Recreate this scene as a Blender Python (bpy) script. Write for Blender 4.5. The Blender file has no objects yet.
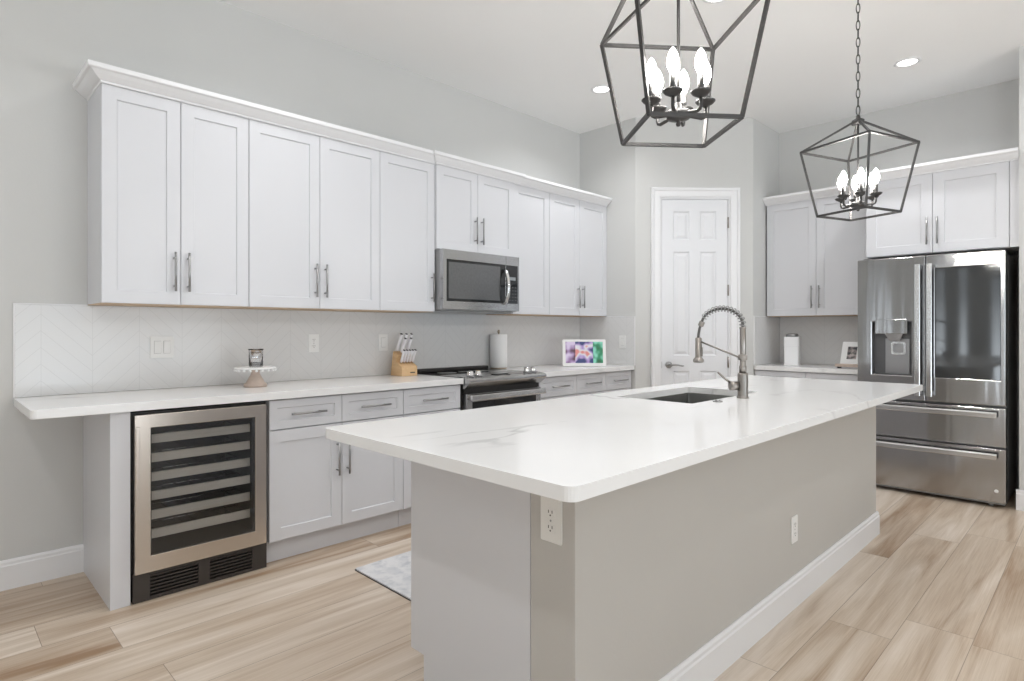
import bpy, bmesh, math, random
from mathutils import Vector, Matrix
random.seed(4)
SC = bpy.context.scene
COL = SC.collection
PI = math.pi
def R(d): return math.radians(d)

# ------------------------------------------------------------------ camera
cam_d = bpy.data.cameras.new('camera')
cam = bpy.data.objects.new('camera', cam_d); COL.objects.link(cam)
cam.location = (0, 0, 1.235)
TH = math.atan2(598, 595)
cam.rotation_euler = (R(90), 0, TH - R(90))
cam_d.sensor_width = 36; cam_d.lens = 595/1024*36
cam_d.shift_y = -10.5/1024
cam_d.clip_start = 0.05
SC.camera = cam
# ------------------------------------------------------------------ world, exposure
SC.view_settings.view_transform = 'Standard'
SC.view_settings.look = 'None'
SC.view_settings.gamma = 1
SC.view_settings.use_curve_mapping = False
SC.view_settings.exposure = -0.47
SC.cycles.use_denoising = True
SC.cycles.max_bounces = 10
SC.cycles.diffuse_bounces = 6
SC.cycles.sample_clamp_indirect = 6
w = bpy.data.worlds.new('world'); SC.world = w; w.use_nodes = True
bg = w.node_tree.nodes['Background']
bg.inputs[0].default_value = (0.86, 0.935, 1.0, 1); bg.inputs[1].default_value = 2.5
# stronger glow added below the horizon to lift the ceiling, dimmer hazy sky above
_t = w.node_tree; _tc = _t.nodes.new('ShaderNodeTexCoord'); _sx = _t.nodes.new('ShaderNodeSeparateXYZ'); _mr = _t.nodes.new('ShaderNodeMapRange')
_t.links.new(_tc.outputs['Generated'], _sx.inputs[0]); _t.links.new(_sx.outputs['Z'], _mr.inputs[0])
_mr.inputs[1].default_value = -0.05; _mr.inputs[2].default_value = 0.05; _mr.inputs[3].default_value = 8.0; _mr.inputs[4].default_value = 1.9
_t.links.new(_mr.outputs[0], bg.inputs[1])
CEIL = 3.18
def area(name, loc, rot, sx, sy, power, col=(1, 1, 1), portal=False, shape='RECTANGLE', spread=180):
    l = bpy.data.lights.new(name, 'AREA'); l.shape = shape; l.size = sx
    if shape == 'RECTANGLE': l.size_y = sy
    l.energy = power; l.color = col; l.spread = R(spread)
    if portal: l.cycles.is_portal = True
    o = bpy.data.objects.new(name, l); COL.objects.link(o); o.location = loc; o.rotation_euler = rot
    return o
# the room behind the camera has wide glazed openings; these are their daylight portals
area('daylight_back_opening', (-3.95, -2.8, 1.3), (0, R(-90), 0), 2.3, 2.4, 1, portal=True)
area('daylight_side_opening', (1.3, -4.45, 1.3), (R(90), 0, 0), 5.6, 2.3, 1, portal=True)

# ------------------------------------------------------------------ materials
MATS = {}
def mat(name, col, rough=0.5, metal=0.0, emit=None, estr=0, spec=None, coat=0, trans=0, ior=1.45, aniso=0):
    m = bpy.data.materials.new(name); m.use_nodes = True
    b = m.node_tree.nodes['Principled BSDF']
    b.inputs['Base Color'].default_value = (*col, 1)
    b.inputs['Roughness'].default_value = rough
    b.inputs['Metallic'].default_value = metal
    if spec is not None: b.inputs['Specular IOR Level'].default_value = spec
    if coat: b.inputs['Coat Weight'].default_value = coat; b.inputs['Coat Roughness'].default_value = 0.1
    if trans: b.inputs['Transmission Weight'].default_value = trans; b.inputs['IOR'].default_value = ior
    if aniso: b.inputs['Anisotropic'].default_value = aniso
    if emit: b.inputs['Emission Color'].default_value = (*emit, 1); b.inputs['Emission Strength'].default_value = estr
    MATS[name] = m
    return m
def nt(m):
    t = m.node_tree
    return t, t.nodes, t.links, t.nodes['Principled BSDF']
def mottle(m, scale, amt, bump=0.0, bscale=200):
    """slight real-world unevenness of colour and surface"""
    t, N, L, b = nt(m)
    tc = N.new('ShaderNodeTexCoord'); nz = N.new('ShaderNodeTexNoise'); nz.inputs['Scale'].default_value = scale
    L.new(tc.outputs['Object'], nz.inputs['Vector'])
    c = b.inputs['Base Color'].default_value[:3]
    mx = N.new('ShaderNodeMix'); mx.data_type = 'RGBA'
    mx.inputs[6].default_value = (*[v*(1-amt) for v in c], 1); mx.inputs[7].default_value = (*[min(1, v*(1+amt)) for v in c], 1)
    L.new(nz.outputs['Fac'], mx.inputs[0]); L.new(mx.outputs[2], b.inputs['Base Color'])
    if bump:
        n2 = N.new('ShaderNodeTexNoise'); n2.inputs['Scale'].default_value = bscale
        bp = N.new('ShaderNodeBump'); bp.inputs['Strength'].default_value = bump; bp.inputs['Distance'].default_value = 0.002
        L.new(tc.outputs['Object'], n2.inputs['Vector']); L.new(n2.outputs['Fac'], bp.inputs['Height']); L.new(bp.outputs[0], b.inputs['Normal'])
    return m
wall_m = mottle(mat('wall_paint', (0.60, 0.60, 0.587), 0.85), 3, 0.02, 0.15, 90)
ceil_m = mottle(mat('ceiling_paint', (0.90, 0.90, 0.89), 0.9), 2, 0.01, 0.1, 60)
trim_m = mottle(mat('trim_paint', (0.80, 0.80, 0.81), 0.4), 4, 0.01)
door_m = mottle(mat('door_paint', (0.76, 0.765, 0.785), 0.4), 4, 0.01)
cab_m = mottle(mat('cabinet_white', (0.655, 0.66, 0.685), 0.32), 5, 0.01)
knee_m = mottle(mat('island_paint', (0.53, 0.512, 0.482), 0.75), 3, 0.02, 0.15, 90)
maple_m = mottle(mat('raw_maple', (0.62, 0.46, 0.31), 0.6), 9, 0.12)
plate_m = mottle(mat('white_plastic', (0.83, 0.83, 0.82), 0.35), 9, 0.01)
slot_m = mottle(mat('dark_slot', (0.06, 0.05, 0.05), 0.6), 9, 0.01)
nickel_m = mottle(mat('brushed_nickel', (0.36, 0.335, 0.31), 0.28, 1.0), 40, 0.06)
pull_m = mottle(mat('pull_nickel', (0.36, 0.36, 0.36), 0.33, 1.0), 40, 0.06)
chrome_m = mottle(mat('polished_chrome', (0.75, 0.75, 0.76), 0.08, 1.0), 10, 0.02)
iron_m = mottle(mat('dark_iron', (0.075, 0.073, 0.072), 0.45, 0.7), 60, 0.15)
black_m = mottle(mat('black_plastic', (0.022, 0.02, 0.019), 0.45), 30, 0.1)
brownblack_m = mottle(mat('grille_black', (0.045, 0.038, 0.034), 0.4), 30, 0.1)
bglass_m = mottle(mat('black_glass', (0.012, 0.013, 0.014), 0.04, 0, spec=0.6), 4, 0.1)
mirrorglass_m = mottle(mat('smoked_mirror_glass', (0.035, 0.038, 0.04), 0.05, 0, spec=1.0), 4, 0.1)
grey_m = mottle(mat('fridge_side_grey', (0.36, 0.36, 0.365), 0.4, 0.2), 30, 0.05)
white_gloss = mottle(mat('white_glazed', (0.84, 0.84, 0.84), 0.18), 10, 0.01)
paper_m = mottle(mat('paper_towel', (0.86, 0.86, 0.86), 0.95), 60, 0.02, 0.5, 120)
wood_m = mottle(mat('pale_washed_wood', (0.58, 0.47, 0.40), 0.65), 25, 0.18)
card_m = mottle(mat('card_white', (0.85, 0.85, 0.84), 0.6), 10, 0.01)
bulb_m = mottle(mat('lit_bulb', (1, 1, 1), 0.3, emit=(1, 0.965, 0.92), estr=185), 5, 0.0)
can_m = mottle(mat('lit_recessed_lens', (1, 1, 1), 0.5, emit=(1, 0.98, 0.95), estr=9), 5, 0.0)
vglass_m = mat('clear_glass', (1, 1, 1), 0.02, trans=1.0, ior=1.45)

def steel(name, col, rough, axis='X', aniso=0.0, arot=0.25):
    m = mat(name, col, rough, 1.0)
    t, N, L, b = nt(m)
    tc = N.new('ShaderNodeTexCoord'); mp = N.new('ShaderNodeMapping'); nz = N.new('ShaderNodeTexNoise')
    s = {'X': (1.5, 1.5, 420), 'Z': (420, 420, 1.5)}[axis]
    mp.inputs['Scale'].default_value = s; nz.inputs['Scale'].default_value = 1.0; nz.inputs['Detail'].default_value = 3
    L.new(tc.outputs['Object'], mp.inputs[0]); L.new(mp.outputs[0], nz.inputs['Vector'])
    mr = N.new('ShaderNodeMapRange'); mr.inputs[3].default_value = rough*0.85; mr.inputs[4].default_value = rough*1.2
    L.new(nz.outputs['Fac'], mr.inputs[0]); L.new(mr.outputs[0], b.inputs['Roughness'])
    if aniso:
        b.inputs['Anisotropic'].default_value = aniso; b.inputs['Anisotropic Rotation'].default_value = arot
        tg = N.new('ShaderNodeTangent'); tg.direction_type = 'RADIAL'; tg.axis = 'Z'
        L.new(tg.outputs[0], b.inputs['Tangent'])
    return m
steel_m = steel('stainless_steel', (0.50, 0.50, 0.50), 0.20, 'X', 0.75)
fridge_m = steel('fridge_stainless', (0.45, 0.45, 0.455), 0.13, 'X', 0.75, 0.25)
def wavy(m):
    t, N, L, b = nt(m)
    tc = N.new('ShaderNodeTexCoord'); mp = N.new('ShaderNodeMapping'); mp.inputs['Scale'].default_value = (9, 1, 0.8)
    nz = N.new('ShaderNodeTexNoise'); nz.inputs['Scale'].default_value = 1; nz.inputs['Detail'].default_value = 1.5
    bp = N.new('ShaderNodeBump'); bp.inputs['Strength'].default_value = 0.6; bp.inputs['Distance'].default_value = 0.004
    L.new(tc.outputs['Object'], mp.inputs[0]); L.new(mp.outputs[0], nz.inputs['Vector']); L.new(nz.outputs['Fac'], bp.inputs['Height']); L.new(bp.outputs[0], b.inputs['Normal'])
wavy(fridge_m)
fr_handle_m = mottle(mat('handle_stainless', (0.66, 0.66, 0.66), 0.2, 1.0), 12, 0.03)
wine_steel_m = steel('wine_cooler_stainless', (0.60, 0.545, 0.49), 0.24, 'X', 0.5)
sink_m = steel('sink_steel', (0.42, 0.42, 0.41), 0.33, 'X')

# quartz with faint grey veins
def quartz(name):
    m = mat(name, (0.82, 0.82, 0.818), 0.16)
    t, N, L, b = nt(m)
    tc = N.new('ShaderNodeTexCoord'); mp = N.new('ShaderNodeMapping')
    mp.inputs['Rotation'].default_value = (0, 0, R(35)); mp.inputs['Scale'].default_value = (0.7, 1.5, 1)
    mp.inputs['Location'].default_value = (3.1, 0.4, 0)
    L.new(tc.outputs['Object'], mp.inputs[0])
    n1 = N.new('ShaderNodeTexNoise'); n1.inputs['Scale'].default_value = 1.1; n1.inputs['Detail'].default_value = 6; n1.inputs['Distortion'].default_value = 0.5
    L.new(mp.outputs[0], n1.inputs['Vector'])
    s = N.new('ShaderNodeMath'); s.operation = 'SUBTRACT'; s.inputs[1].default_value = 0.5; L.new(n1.outputs['Fac'], s.inputs[0])
    a = N.new('ShaderNodeMath'); a.operation = 'ABSOLUTE'; L.new(s.outputs[0], a.inputs[0])
    mr = N.new('ShaderNodeMapRange'); mr.inputs[1].default_value = 0.0; mr.inputs[2].default_value = 0.016; mr.inputs[3].default_value = 1; mr.inputs[4].default_value = 0
    L.new(a.outputs[0], mr.inputs[0])
    n2 = N.new('ShaderNodeTexNoise'); n2.inputs['Scale'].default_value = 1.6; L.new(tc.outputs['Object'], n2.inputs['Vector'])
    m2 = N.new('ShaderNodeMapRange'); m2.inputs[1].default_value = 0.45; m2.inputs[2].default_value = 0.65; L.new(n2.outputs['Fac'], m2.inputs[0])
    mu = N.new('ShaderNodeMath'); mu.operation = 'MULTIPLY'; L.new(mr.outputs[0], mu.inputs[0]); L.new(m2.outputs[0], mu.inputs[1])
    mu2 = N.new('ShaderNodeMath'); mu2.operation = 'MULTIPLY'; mu2.inputs[1].default_value = 0.65; L.new(mu.outputs[0], mu2.inputs[0])
    mx = N.new('ShaderNodeMix'); mx.data_type = 'RGBA'; mx.inputs[6].default_value = (0.82, 0.82, 0.818, 1); mx.inputs[7].default_value = (0.42, 0.42, 0.43, 1)
    L.new(mu2.outputs[0], mx.inputs[0]); L.new(mx.outputs[2], b.inputs['Base Color'])
    return m
quartz_m = quartz('veined_white_quartz')

def fnode(N, L, op, a, b=None, c=None):
    n = N.new('ShaderNodeMath'); n.operation = op
    for i, v in enumerate((a, b, c)):
        if v is None: continue
        if isinstance(v, (int, float)): n.inputs[i].default_value = v
        else: L.new(v, n.inputs[i])
    return n.outputs[0]
# chevron tile: columns of slanted strips with fine grout
def tile(name, horiz):
    m = mat(name, (0.70, 0.70, 0.70), 0.16)
    t, N, L, b = nt(m)
    tc = N.new('ShaderNodeTexCoord'); sx = N.new('ShaderNodeSeparateXYZ'); L.new(tc.outputs['Object'], sx.inputs[0])
    X = sx.outputs[horiz]; Z = sx.outputs['Z']
    W = 0.21
    tri = fnode(N, L, 'PINGPONG', X, W)
    u = fnode(N, L, 'ADD', Z, tri)
    fr = fnode(N, L, 'FRACT', fnode(N, L, 'DIVIDE', u, 0.082))
    g1 = fnode(N, L, 'LESS_THAN', fr, 0.045)
    fx = fnode(N, L, 'FRACT', fnode(N, L, 'DIVIDE', X, W))
    g2 = fnode(N, L, 'LESS_THAN', fx, 0.012)
    g = fnode(N, L, 'MAXIMUM', g1, g2)
    mx = N.new('ShaderNodeMix'); mx.data_type = 'RGBA'; mx.inputs[6].default_value = (0.70, 0.70, 0.70, 1); mx.inputs[7].default_value = (0.63, 0.63, 0.63, 1)
    L.new(g, mx.inputs[0]); L.new(mx.outputs[2], b.inputs['Base Color'])
    bp = N.new('ShaderNodeBump'); bp.invert = True; bp.inputs['Strength'].default_value = 0.12; bp.inputs['Distance'].default_value = 0.001
    L.new(g, bp.inputs['Height']); L.new(bp.outputs[0], b.inputs['Normal'])
    return m
tile_x = tile('chevron_tile', 'X'); tile_y = tile('chevron_tile_side', 'Y')

def floor_mat():
    m = mat('oak_plank_floor', (0.6, 0.5, 0.4), 0.38)
    t, N, L, b = nt(m)
    tc = N.new('ShaderNodeTexCoord'); sx = N.new('ShaderNodeSeparateXYZ'); L.new(tc.outputs['Object'], sx.inputs[0])
    PWID, PLEN = 0.232, 1.52
    v = fnode(N, L, 'DIVIDE', fnode(N, L, 'SUBTRACT', sx.outputs['Y'], 0.149), PWID)
    row = fnode(N, L, 'FLOOR', v); fv = fnode(N, L, 'FRACT', v)
    wn = N.new('ShaderNodeTexWhiteNoise'); wn.noise_dimensions = '1D'; L.new(row, wn.inputs['W'])
    u = fnode(N, L, 'ADD', fnode(N, L, 'DIVIDE', sx.outputs['X'], PLEN), fnode(N, L, 'MULTIPLY', wn.outputs['Value'], 7.0))
    cl = fnode(N, L, 'FLOOR', u); fu = fnode(N, L, 'FRACT', u)
    cb = N.new('ShaderNodeCombineXYZ'); L.new(row, cb.inputs[0]); L.new(cl, cb.inputs[1])
    w2 = N.new('ShaderNodeTexWhiteNoise'); w2.noise_dimensions = '2D'; L.new(cb.outputs[0], w2.inputs['Vector'])
    # grain: noise stretched along X, shifted per plank
    mp = N.new('ShaderNodeMapping'); mp.inputs['Scale'].default_value = (0.9, 12, 1)
    L.new(tc.outputs['Object'], mp.inputs[0])
    ad = N.new('ShaderNodeVectorMath'); ad.operation = 'ADD'; L.new(mp.outputs[0], ad.inputs[0])
    sc_ = N.new('ShaderNodeVectorMath'); sc_.operation = 'SCALE'; sc_.inputs['Scale'].default_value = 20; L.new(w2.outputs['Color'], sc_.inputs[0]); L.new(sc_.outputs[0], ad.inputs[1])
    g1 = N.new('ShaderNodeTexNoise'); g1.inputs['Scale'].default_value = 1.0; g1.inputs['Detail'].default_value = 5; g1.inputs['Distortion'].default_value = 0.9
    L.new(ad.outputs[0], g1.inputs['Vector'])
    g2 = N.new('ShaderNodeTexNoise'); g2.inputs['Scale'].default_value = 7.0; g2.inputs['Detail'].default_value = 6; g2.inputs['Distortion'].default_value = 0.6
    mp2 = N.new('ShaderNodeMapping'); mp2.inputs['Scale'].default_value = (0.6, 3.2, 1); L.new(ad.outputs[0], mp2.inputs[0]); L.new(mp2.outputs[0], g2.inputs['Vector'])
    cr = N.new('ShaderNodeValToRGB'); cr.color_ramp.elements[0].position = 0.25; cr.color_ramp.elements[0].color = (0.31, 0.20, 0.12, 1)
    cr.color_ramp.elements[1].position = 0.72; cr.color_ramp.elements[1].color = (0.72, 0.635, 0.55, 1)
    e = cr.color_ramp.elements.new(0.48); e.color = (0.54, 0.442, 0.345, 1)
    f = fnode(N, L, 'ADD', fnode(N, L, 'MULTIPLY', g1.outputs['Fac'], 0.75), fnode(N, L, 'MULTIPLY', g2.outputs['Fac'], 0.25))
    f = fnode(N, L, 'ADD', f, fnode(N, L, 'MULTIPLY', fnode(N, L, 'SUBTRACT', w2.outputs['Value'], 0.5), 0.20))
    L.new(f, cr.inputs[0])
    s1 = fnode(N, L, 'LESS_THAN', fv, 0.011); s2 = fnode(N, L, 'LESS_THAN', fu, 0.0017)
    sm = fnode(N, L, 'MAXIMUM', s1, s2)
    mx = N.new('ShaderNodeMix'); mx.data_type = 'RGBA'; mx.inputs[7].default_value = (0.20, 0.15, 0.11, 1)
    L.new(fnode(N, L, 'MULTIPLY', sm, 0.75), mx.inputs[0]); L.new(cr.outputs[0], mx.inputs[6]); L.new(mx.outputs[2], b.inputs['Base Color'])
    bp = N.new('ShaderNodeBump'); bp.inputs['Strength'].default_value = 0.15; bp.inputs['Distance'].default_value = 0.001
    L.new(g2.outputs['Fac'], bp.inputs['Height']); L.new(bp.outputs[0], b.inputs['Normal'])
    return m
floor_m = floor_mat()

def wood(name, c1, c2, scale, rough=0.5):
    m = mat(name, c1, rough); t, N, L, b = nt(m)
    tc = N.new('ShaderNodeTexCoord'); mp = N.new('ShaderNodeMapping'); mp.inputs['Scale'].default_value = scale
    nz = N.new('ShaderNodeTexNoise'); nz.inputs['Scale'].default_value = 1; nz.inputs['Detail'].default_value = 4
    L.new(tc.outputs['Object'], mp.inputs[0]); L.new(mp.outputs[0], nz.inputs['Vector'])
    mx = N.new('ShaderNodeMix'); mx.data_type = 'RGBA'; mx.inputs[6].default_value = (*c1, 1); mx.inputs[7].default_value = (*c2, 1)
    L.new(nz.outputs['Fac'], mx.inputs[0]); L.new(mx.outputs[2], b.inputs['Base Color'])
    return m
beech_m = wood('knife_block_wood', (0.60, 0.38, 0.19), (0.78, 0.55, 0.32), (8, 60, 60))
rackwood_m = wood('rack_front_wood', (0.62, 0.53, 0.44), (0.74, 0.66, 0.57), (4, 60, 60))

def rug_mat():
    m = mat('distressed_rug', (0.6, 0.6, 0.62), 0.95); t, N, L, b = nt(m)
    tc = N.new('ShaderNodeTexCoord')
    vo = N.new('ShaderNodeTexVoronoi'); vo.inputs['Scale'].default_value = 16; vo.feature = 'SMOOTH_F1'
    nz = N.new('ShaderNodeTexNoise'); nz.inputs['Scale'].default_value = 26; nz.inputs['Detail'].default_value = 8
    ad = N.new('ShaderNodeVectorMath'); ad.operation = 'ADD'
    L.new(tc.outputs['Object'], nz.inputs['Vector']); L.new(tc.outputs['Object'], ad.inputs[0]); 
    sc_ = N.new('ShaderNodeVectorMath'); sc_.operation = 'SCALE'; sc_.inputs['Scale'].default_value = 0.12; L.new(nz.outputs['Color'], sc_.inputs[0]); L.new(sc_.outputs[0], ad.inputs[1])
    L.new(ad.outputs[0], vo.inputs['Vector'])
    cr = N.new('ShaderNodeValToRGB'); cr.color_ramp.elements[0].position = 0.1; cr.color_ramp.elements[0].color = (0.52, 0.535, 0.57, 1)
    cr.color_ramp.elements[1].position = 0.5; cr.color_ramp.elements[1].color = (0.70, 0.70, 0.71, 1)
    mx = fnode(N, L, 'MULTIPLY', vo.outputs['Distance'], fnode(N, L, 'ADD', nz.outputs['Fac'], 0.4))
    L.new(mx, cr.inputs[0]); L.new(cr.outputs[0], b.inputs['Base Color'])
    return m
rug_m = rug_mat()

# ------------------------------------------------------------------ mesh helpers
class MB:
    def __init__(s): s.bm = bmesh.new()
    def box(s, x0, x1, y0, y1, z0, z1):
        vs = [s.bm.verts.new(p) for p in ((x0,y0,z0),(x1,y0,z0),(x1,y1,z0),(x0,y1,z0),(x0,y0,z1),(x1,y0,z1),(x1,y1,z1),(x0,y1,z1))]
        for f in ((0,3,2,1),(4,5,6,7),(0,1,5,4),(1,2,6,5),(2,3,7,6),(3,0,4,7)): s.bm.faces.new([vs[i] for i in f])
        return s
    def loops(s, rings, closed_ring=True, cap=True, smooth=False):
        V = [[s.bm.verts.new(p) for p in r] for r in rings]
        n = len(V[0])
        for a, b_ in zip(V, V[1:]):
            for i in range(n if closed_ring else n-1):
                j = (i+1) % n
                try:
                    f = s.bm.faces.new((a[i], a[j], b_[j], b_[i])); f.smooth = smooth
                except ValueError: pass
        if cap:
            for r in (V[0][::-1], V[-1]):
                try: s.bm.faces.new(r)
                except ValueError: pass
        return s
    def tube(s, path, r, seg=10, cap=True, square=False):
        path = [Vector(p) for p in path]
        rs = r if isinstance(r, (list, tuple)) else [r]*len(path)
        t0 = (path[1]-path[0]).normalized()
        up = Vector((0, 0, 1)) if abs(t0.z) < 0.95 else Vector((1, 0, 0))
        n = t0.cross(up).normalized()
        rings = []
        for i, p in enumerate(path):
            if i == 0: t = t0
            elif i == len(path)-1: t = (path[i]-path[i-1]).normalized()
            else: t = ((path[i+1]-p).normalized() + (p-path[i-1]).normalized()).normalized()
            n = (n - t*n.dot(t)).normalized(); b_ = t.cross(n)
            k = 4 if square else seg
            off = PI/4 if square else 0
            rr = rs[i]*(1.414 if square else 1)
            rings.append([p + n*math.cos(off+2*PI*j/k)*rr + b_*math.sin(off+2*PI*j/k)*rr for j in range(k)])
        return s.loops(rings, cap=cap, smooth=not square)
    def bar(s, a, b_, w): return s.tube([a, b_], w/2, square=True)
    def cyl(s, a, b_, r, seg=20): return s.tube([a, b_], r, seg)
    def lathe(s, prof, c=(0, 0, 0), seg=28, smooth=True, M=None):
        rings = []
        for (r, z) in prof:
            ring = [Vector((c[0]+r*math.cos(2*PI*j/seg), c[1]+r*math.sin(2*PI*j/seg), c[2]+z)) for j in range(seg)]
            if M is not None: ring = [M @ p for p in ring]
            rings.append(ring)
        return s.loops(rings, smooth=smooth)
    def prism(s, pts, z0, z1, holes=(), f=None):
        """plan outline extruded between z0 and z1, holes as point lists; f maps (x,y,z) to a point"""
        f = f or (lambda x, y, z: (x, y, z))
        edges = []
        for loop in (pts, *holes):
            vs = [s.bm.verts.new(f(x, y, z0)) for x, y in loop]
            for i in range(len(vs)): edges.append(s.bm.edges.new((vs[i], vs[(i+1) % len(vs)])))
        r = bmesh.ops.triangle_fill(s.bm, edges=edges, use_beauty=True)
        faces = [g for g in r['geom'] if isinstance(g, bmesh.types.BMFace)]
        e = bmesh.ops.extrude_face_region(s.bm, geom=faces)
        nv = [g for g in e['geom'] if isinstance(g, bmesh.types.BMVert)]
        d = Vector(f(0, 0, z1)) - Vector(f(0, 0, z0))
        bmesh.ops.translate(s.bm, verts=nv, vec=d)
        return s
    def build(s, name, m, parent=None, loc=(0, 0, 0), rot=(0, 0, 0), bevel=0, seg=2):
        bmesh.ops.recalc_face_normals(s.bm, faces=s.bm.faces)
        me = bpy.data.meshes.new(name); s.bm.to_mesh(me); s.bm.free()
        me.materials.append(m)
        o = bpy.data.objects.new(name, me); COL.objects.link(o)
        o.location = loc; o.rotation_euler = rot
        if parent: o.parent = parent
        if bevel:
            b = o.modifiers.new('b', 'BEVEL'); b.width = bevel; b.segments = seg; b.limit_method = 'ANGLE'; b.angle_limit = R(40)
        return o
def rrect(x0, x1, y0, y1, r, n=5, corners=(1, 1, 1, 1)):
    pts = []
    for k, (cx, cy, a) in enumerate(((x0+r, y0+r, 180), (x1-r, y0+r, 270), (x1-r, y1-r, 0), (x0+r, y1-r, 90))):
        if corners[k]:
            for i in range(n+1): pts.append((cx+r*math.cos(R(a+90*i/n)), cy+r*math.sin(R(a+90*i/n))))
        else: pts.append(((x0, y0), (x1, y0), (x1, y1), (x0, y1))[k])
    return pts
def thing(name, label, cat, loc=(0, 0, 0), rotz=0, group=None):
    o = bpy.data.objects.new(name, None); COL.objects.link(o); o.empty_display_size = 0.05
    o.location = loc; o.rotation_euler = (0, 0, rotz); o['label'] = label; o['category'] = cat
    if group: o['group'] = group
    return o
def tag(o, label, cat, group=None):
    o['label'] = label; o['category'] = cat
    if group: o['group'] = group
    return o
def struct(o):
    o['kind'] = 'structure'; return o
def dup(root, loc, rotz, label, group=None):
    r = root.copy(); COL.objects.link(r); r.location = loc; r.rotation_euler = (0, 0, rotz); r['label'] = label
    if group: r['group'] = group
    for ch in list(root.children):
        c = ch.copy(); COL.objects.link(c); c.parent = r
        for g in ch.children:
            d = g.copy(); COL.objects.link(d); d.parent = c
    return r

# ------------------------------------------------------------------ the room
YW = 3.71; XR = 6.03; YS = -4.5; XB = -4.0
PA = Vector((4.64, 3.062)); PB = Vector((5.42, 2.31))   # the corner pantry's slanted face
struct(MB().box(XB-0.1, XR+0.1, YS-0.1, YW+0.1, -0.08, 0).build('floor', floor_m))
struct(MB().box(XB-0.1, XR+0.1, YS-0.1, YW+0.1, CEIL, CEIL+0.1).build('ceiling', ceil_m))
struct(MB().box(XB-0.1, 4.64, YW, YW+0.1, 0, CEIL).build('wall_left', wall_m))
struct(MB().box(4.64, 4.74, PA.y, YW, 0, CEIL).build('wall_pantry_side', wall_m))
struct(MB().box(PB.x, XR, 2.31, 2.41, 0, CEIL).build('wall_pantry_return', wall_m))
struct(MB().box(XR, XR+0.1, YS, 2.41, 0, CEIL).build('wall_right', wall_m))
struct(MB().box(5.345, XR, 0.32, 0.44, 0, CEIL).build('wall_alcove', wall_m))
# slanted wall with the door opening, local x along the face, front faces -y
DL = (PB-PA).length; DROT = math.atan2(PB.y-PA.y, PB.x-PA.x)
DX0, DX1, DZ = 0.225, 0.872, 2.452
mb = MB(); mb.box(0, DX0, 0, 0.1, 0, CEIL); mb.box(DX1, DL, 0, 0.1, 0, CEIL); mb.box(DX0, DX1, 0, 0.1, DZ, CEIL)
struct(mb.build('wall_pantry_front', wall_m, loc=(PA.x, PA.y, 0), rot=(0, 0, DROT)))
# walls behind the camera with wide openings
mb = MB(); mb.box(XB-0.1, XB, YS, -4.0, 0, CEIL); mb.box(XB-0.1, XB, -4.0, YW, 2.45, CEIL)
SL = [(1.42, 1.60), (1.98, 2.10), (2.34, 2.50), (3.38, 3.50)]  # narrow slits added so the refrigerator steel reflects bright strips
prev = -1.6
for a_, b_ in SL: mb.box(XB-0.1, XB, prev, a_, 0, 2.45); prev = b_
mb.box(XB-0.1, XB, prev, YW, 0, 2.45)
struct(mb.build('wall_back', wall_m))
mb = MB(); mb.box(XB, -1.5, YS-0.1, YS, 0, CEIL); mb.box(-1.5, 4.1, YS-0.1, YS, 2.45, CEIL); mb.box(4.1, XR, YS-0.1, YS, 0, CEIL); mb.box(0.2, 0.6, YS-0.1, YS, 0, 2.45)
struct(mb.build('wall_south', wall_m))
def glazed(name, x0, x1, n, loc, rot):
    r = bpy.data.objects.new(name, None); COL.objects.link(r); r.location = loc; r.rotation_euler = (0, 0, rot); struct(r)
    W = x1-x0
    m_ = MB()
    m_.box(0, W, 0, 0.06, 0, 0.06); m_.box(0, W, 0, 0.06, 2.39, 2.45)
    for i in range(n+1):
        c = i*(W-0.07)/n; m_.box(c, c+0.07, 0.0, 0.06, 0.06, 2.39)
    m_.build('window_frame', trim_m, r)
glazed('window_1', 0, 2.3, 2, (XB-0.08, -3.95, 0), R(90))
glazed('window_2', 0, 1.65, 2, (-1.47, YS-0.08, 0), 0)
glazed('window_3', 0, 3.4, 3, (0.65, YS-0.08, 0), 0)
# baseboards with a small stepped top
def baseboard(name, L_, loc, rot, h=0.14):
    pr = [(0, 0), (-0.015, 0), (-0.015, h-0.028), (-0.011, h-0.022), (-0.011, h-0.010), (-0.006, h), (0, h)]
    mb = MB(); mb.loops([[(x, y, z) for (y, z) in pr] for x in (0, L_)])
    return struct(mb.build(name, trim_m, loc=loc, rot=(0, 0, rot)))
baseboard('baseboard_left', 4.598, (XB, YW, 0), 0)
baseboard('baseboard_pantry', 0.128, (PA.x, PA.y, 0), DROT)
baseboard('baseboard_alcove_end', 0.15, (5.345, 0.455, 0), R(-90))
baseboard('baseboard_alcove_side', 0.0, (0, 0, 0), 0) if False else None
baseboard('baseboard_right', 4.81, (XR, 0.31, 0), R(-90))

# ------------------------------------------------------------------ pantry door
dr = bpy.data.objects.new('door_1', None); COL.objects.link(dr); dr.location = (PA.x, PA.y, 0); dr.rotation_euler = (0, 0, DROT); struct(dr)
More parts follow.
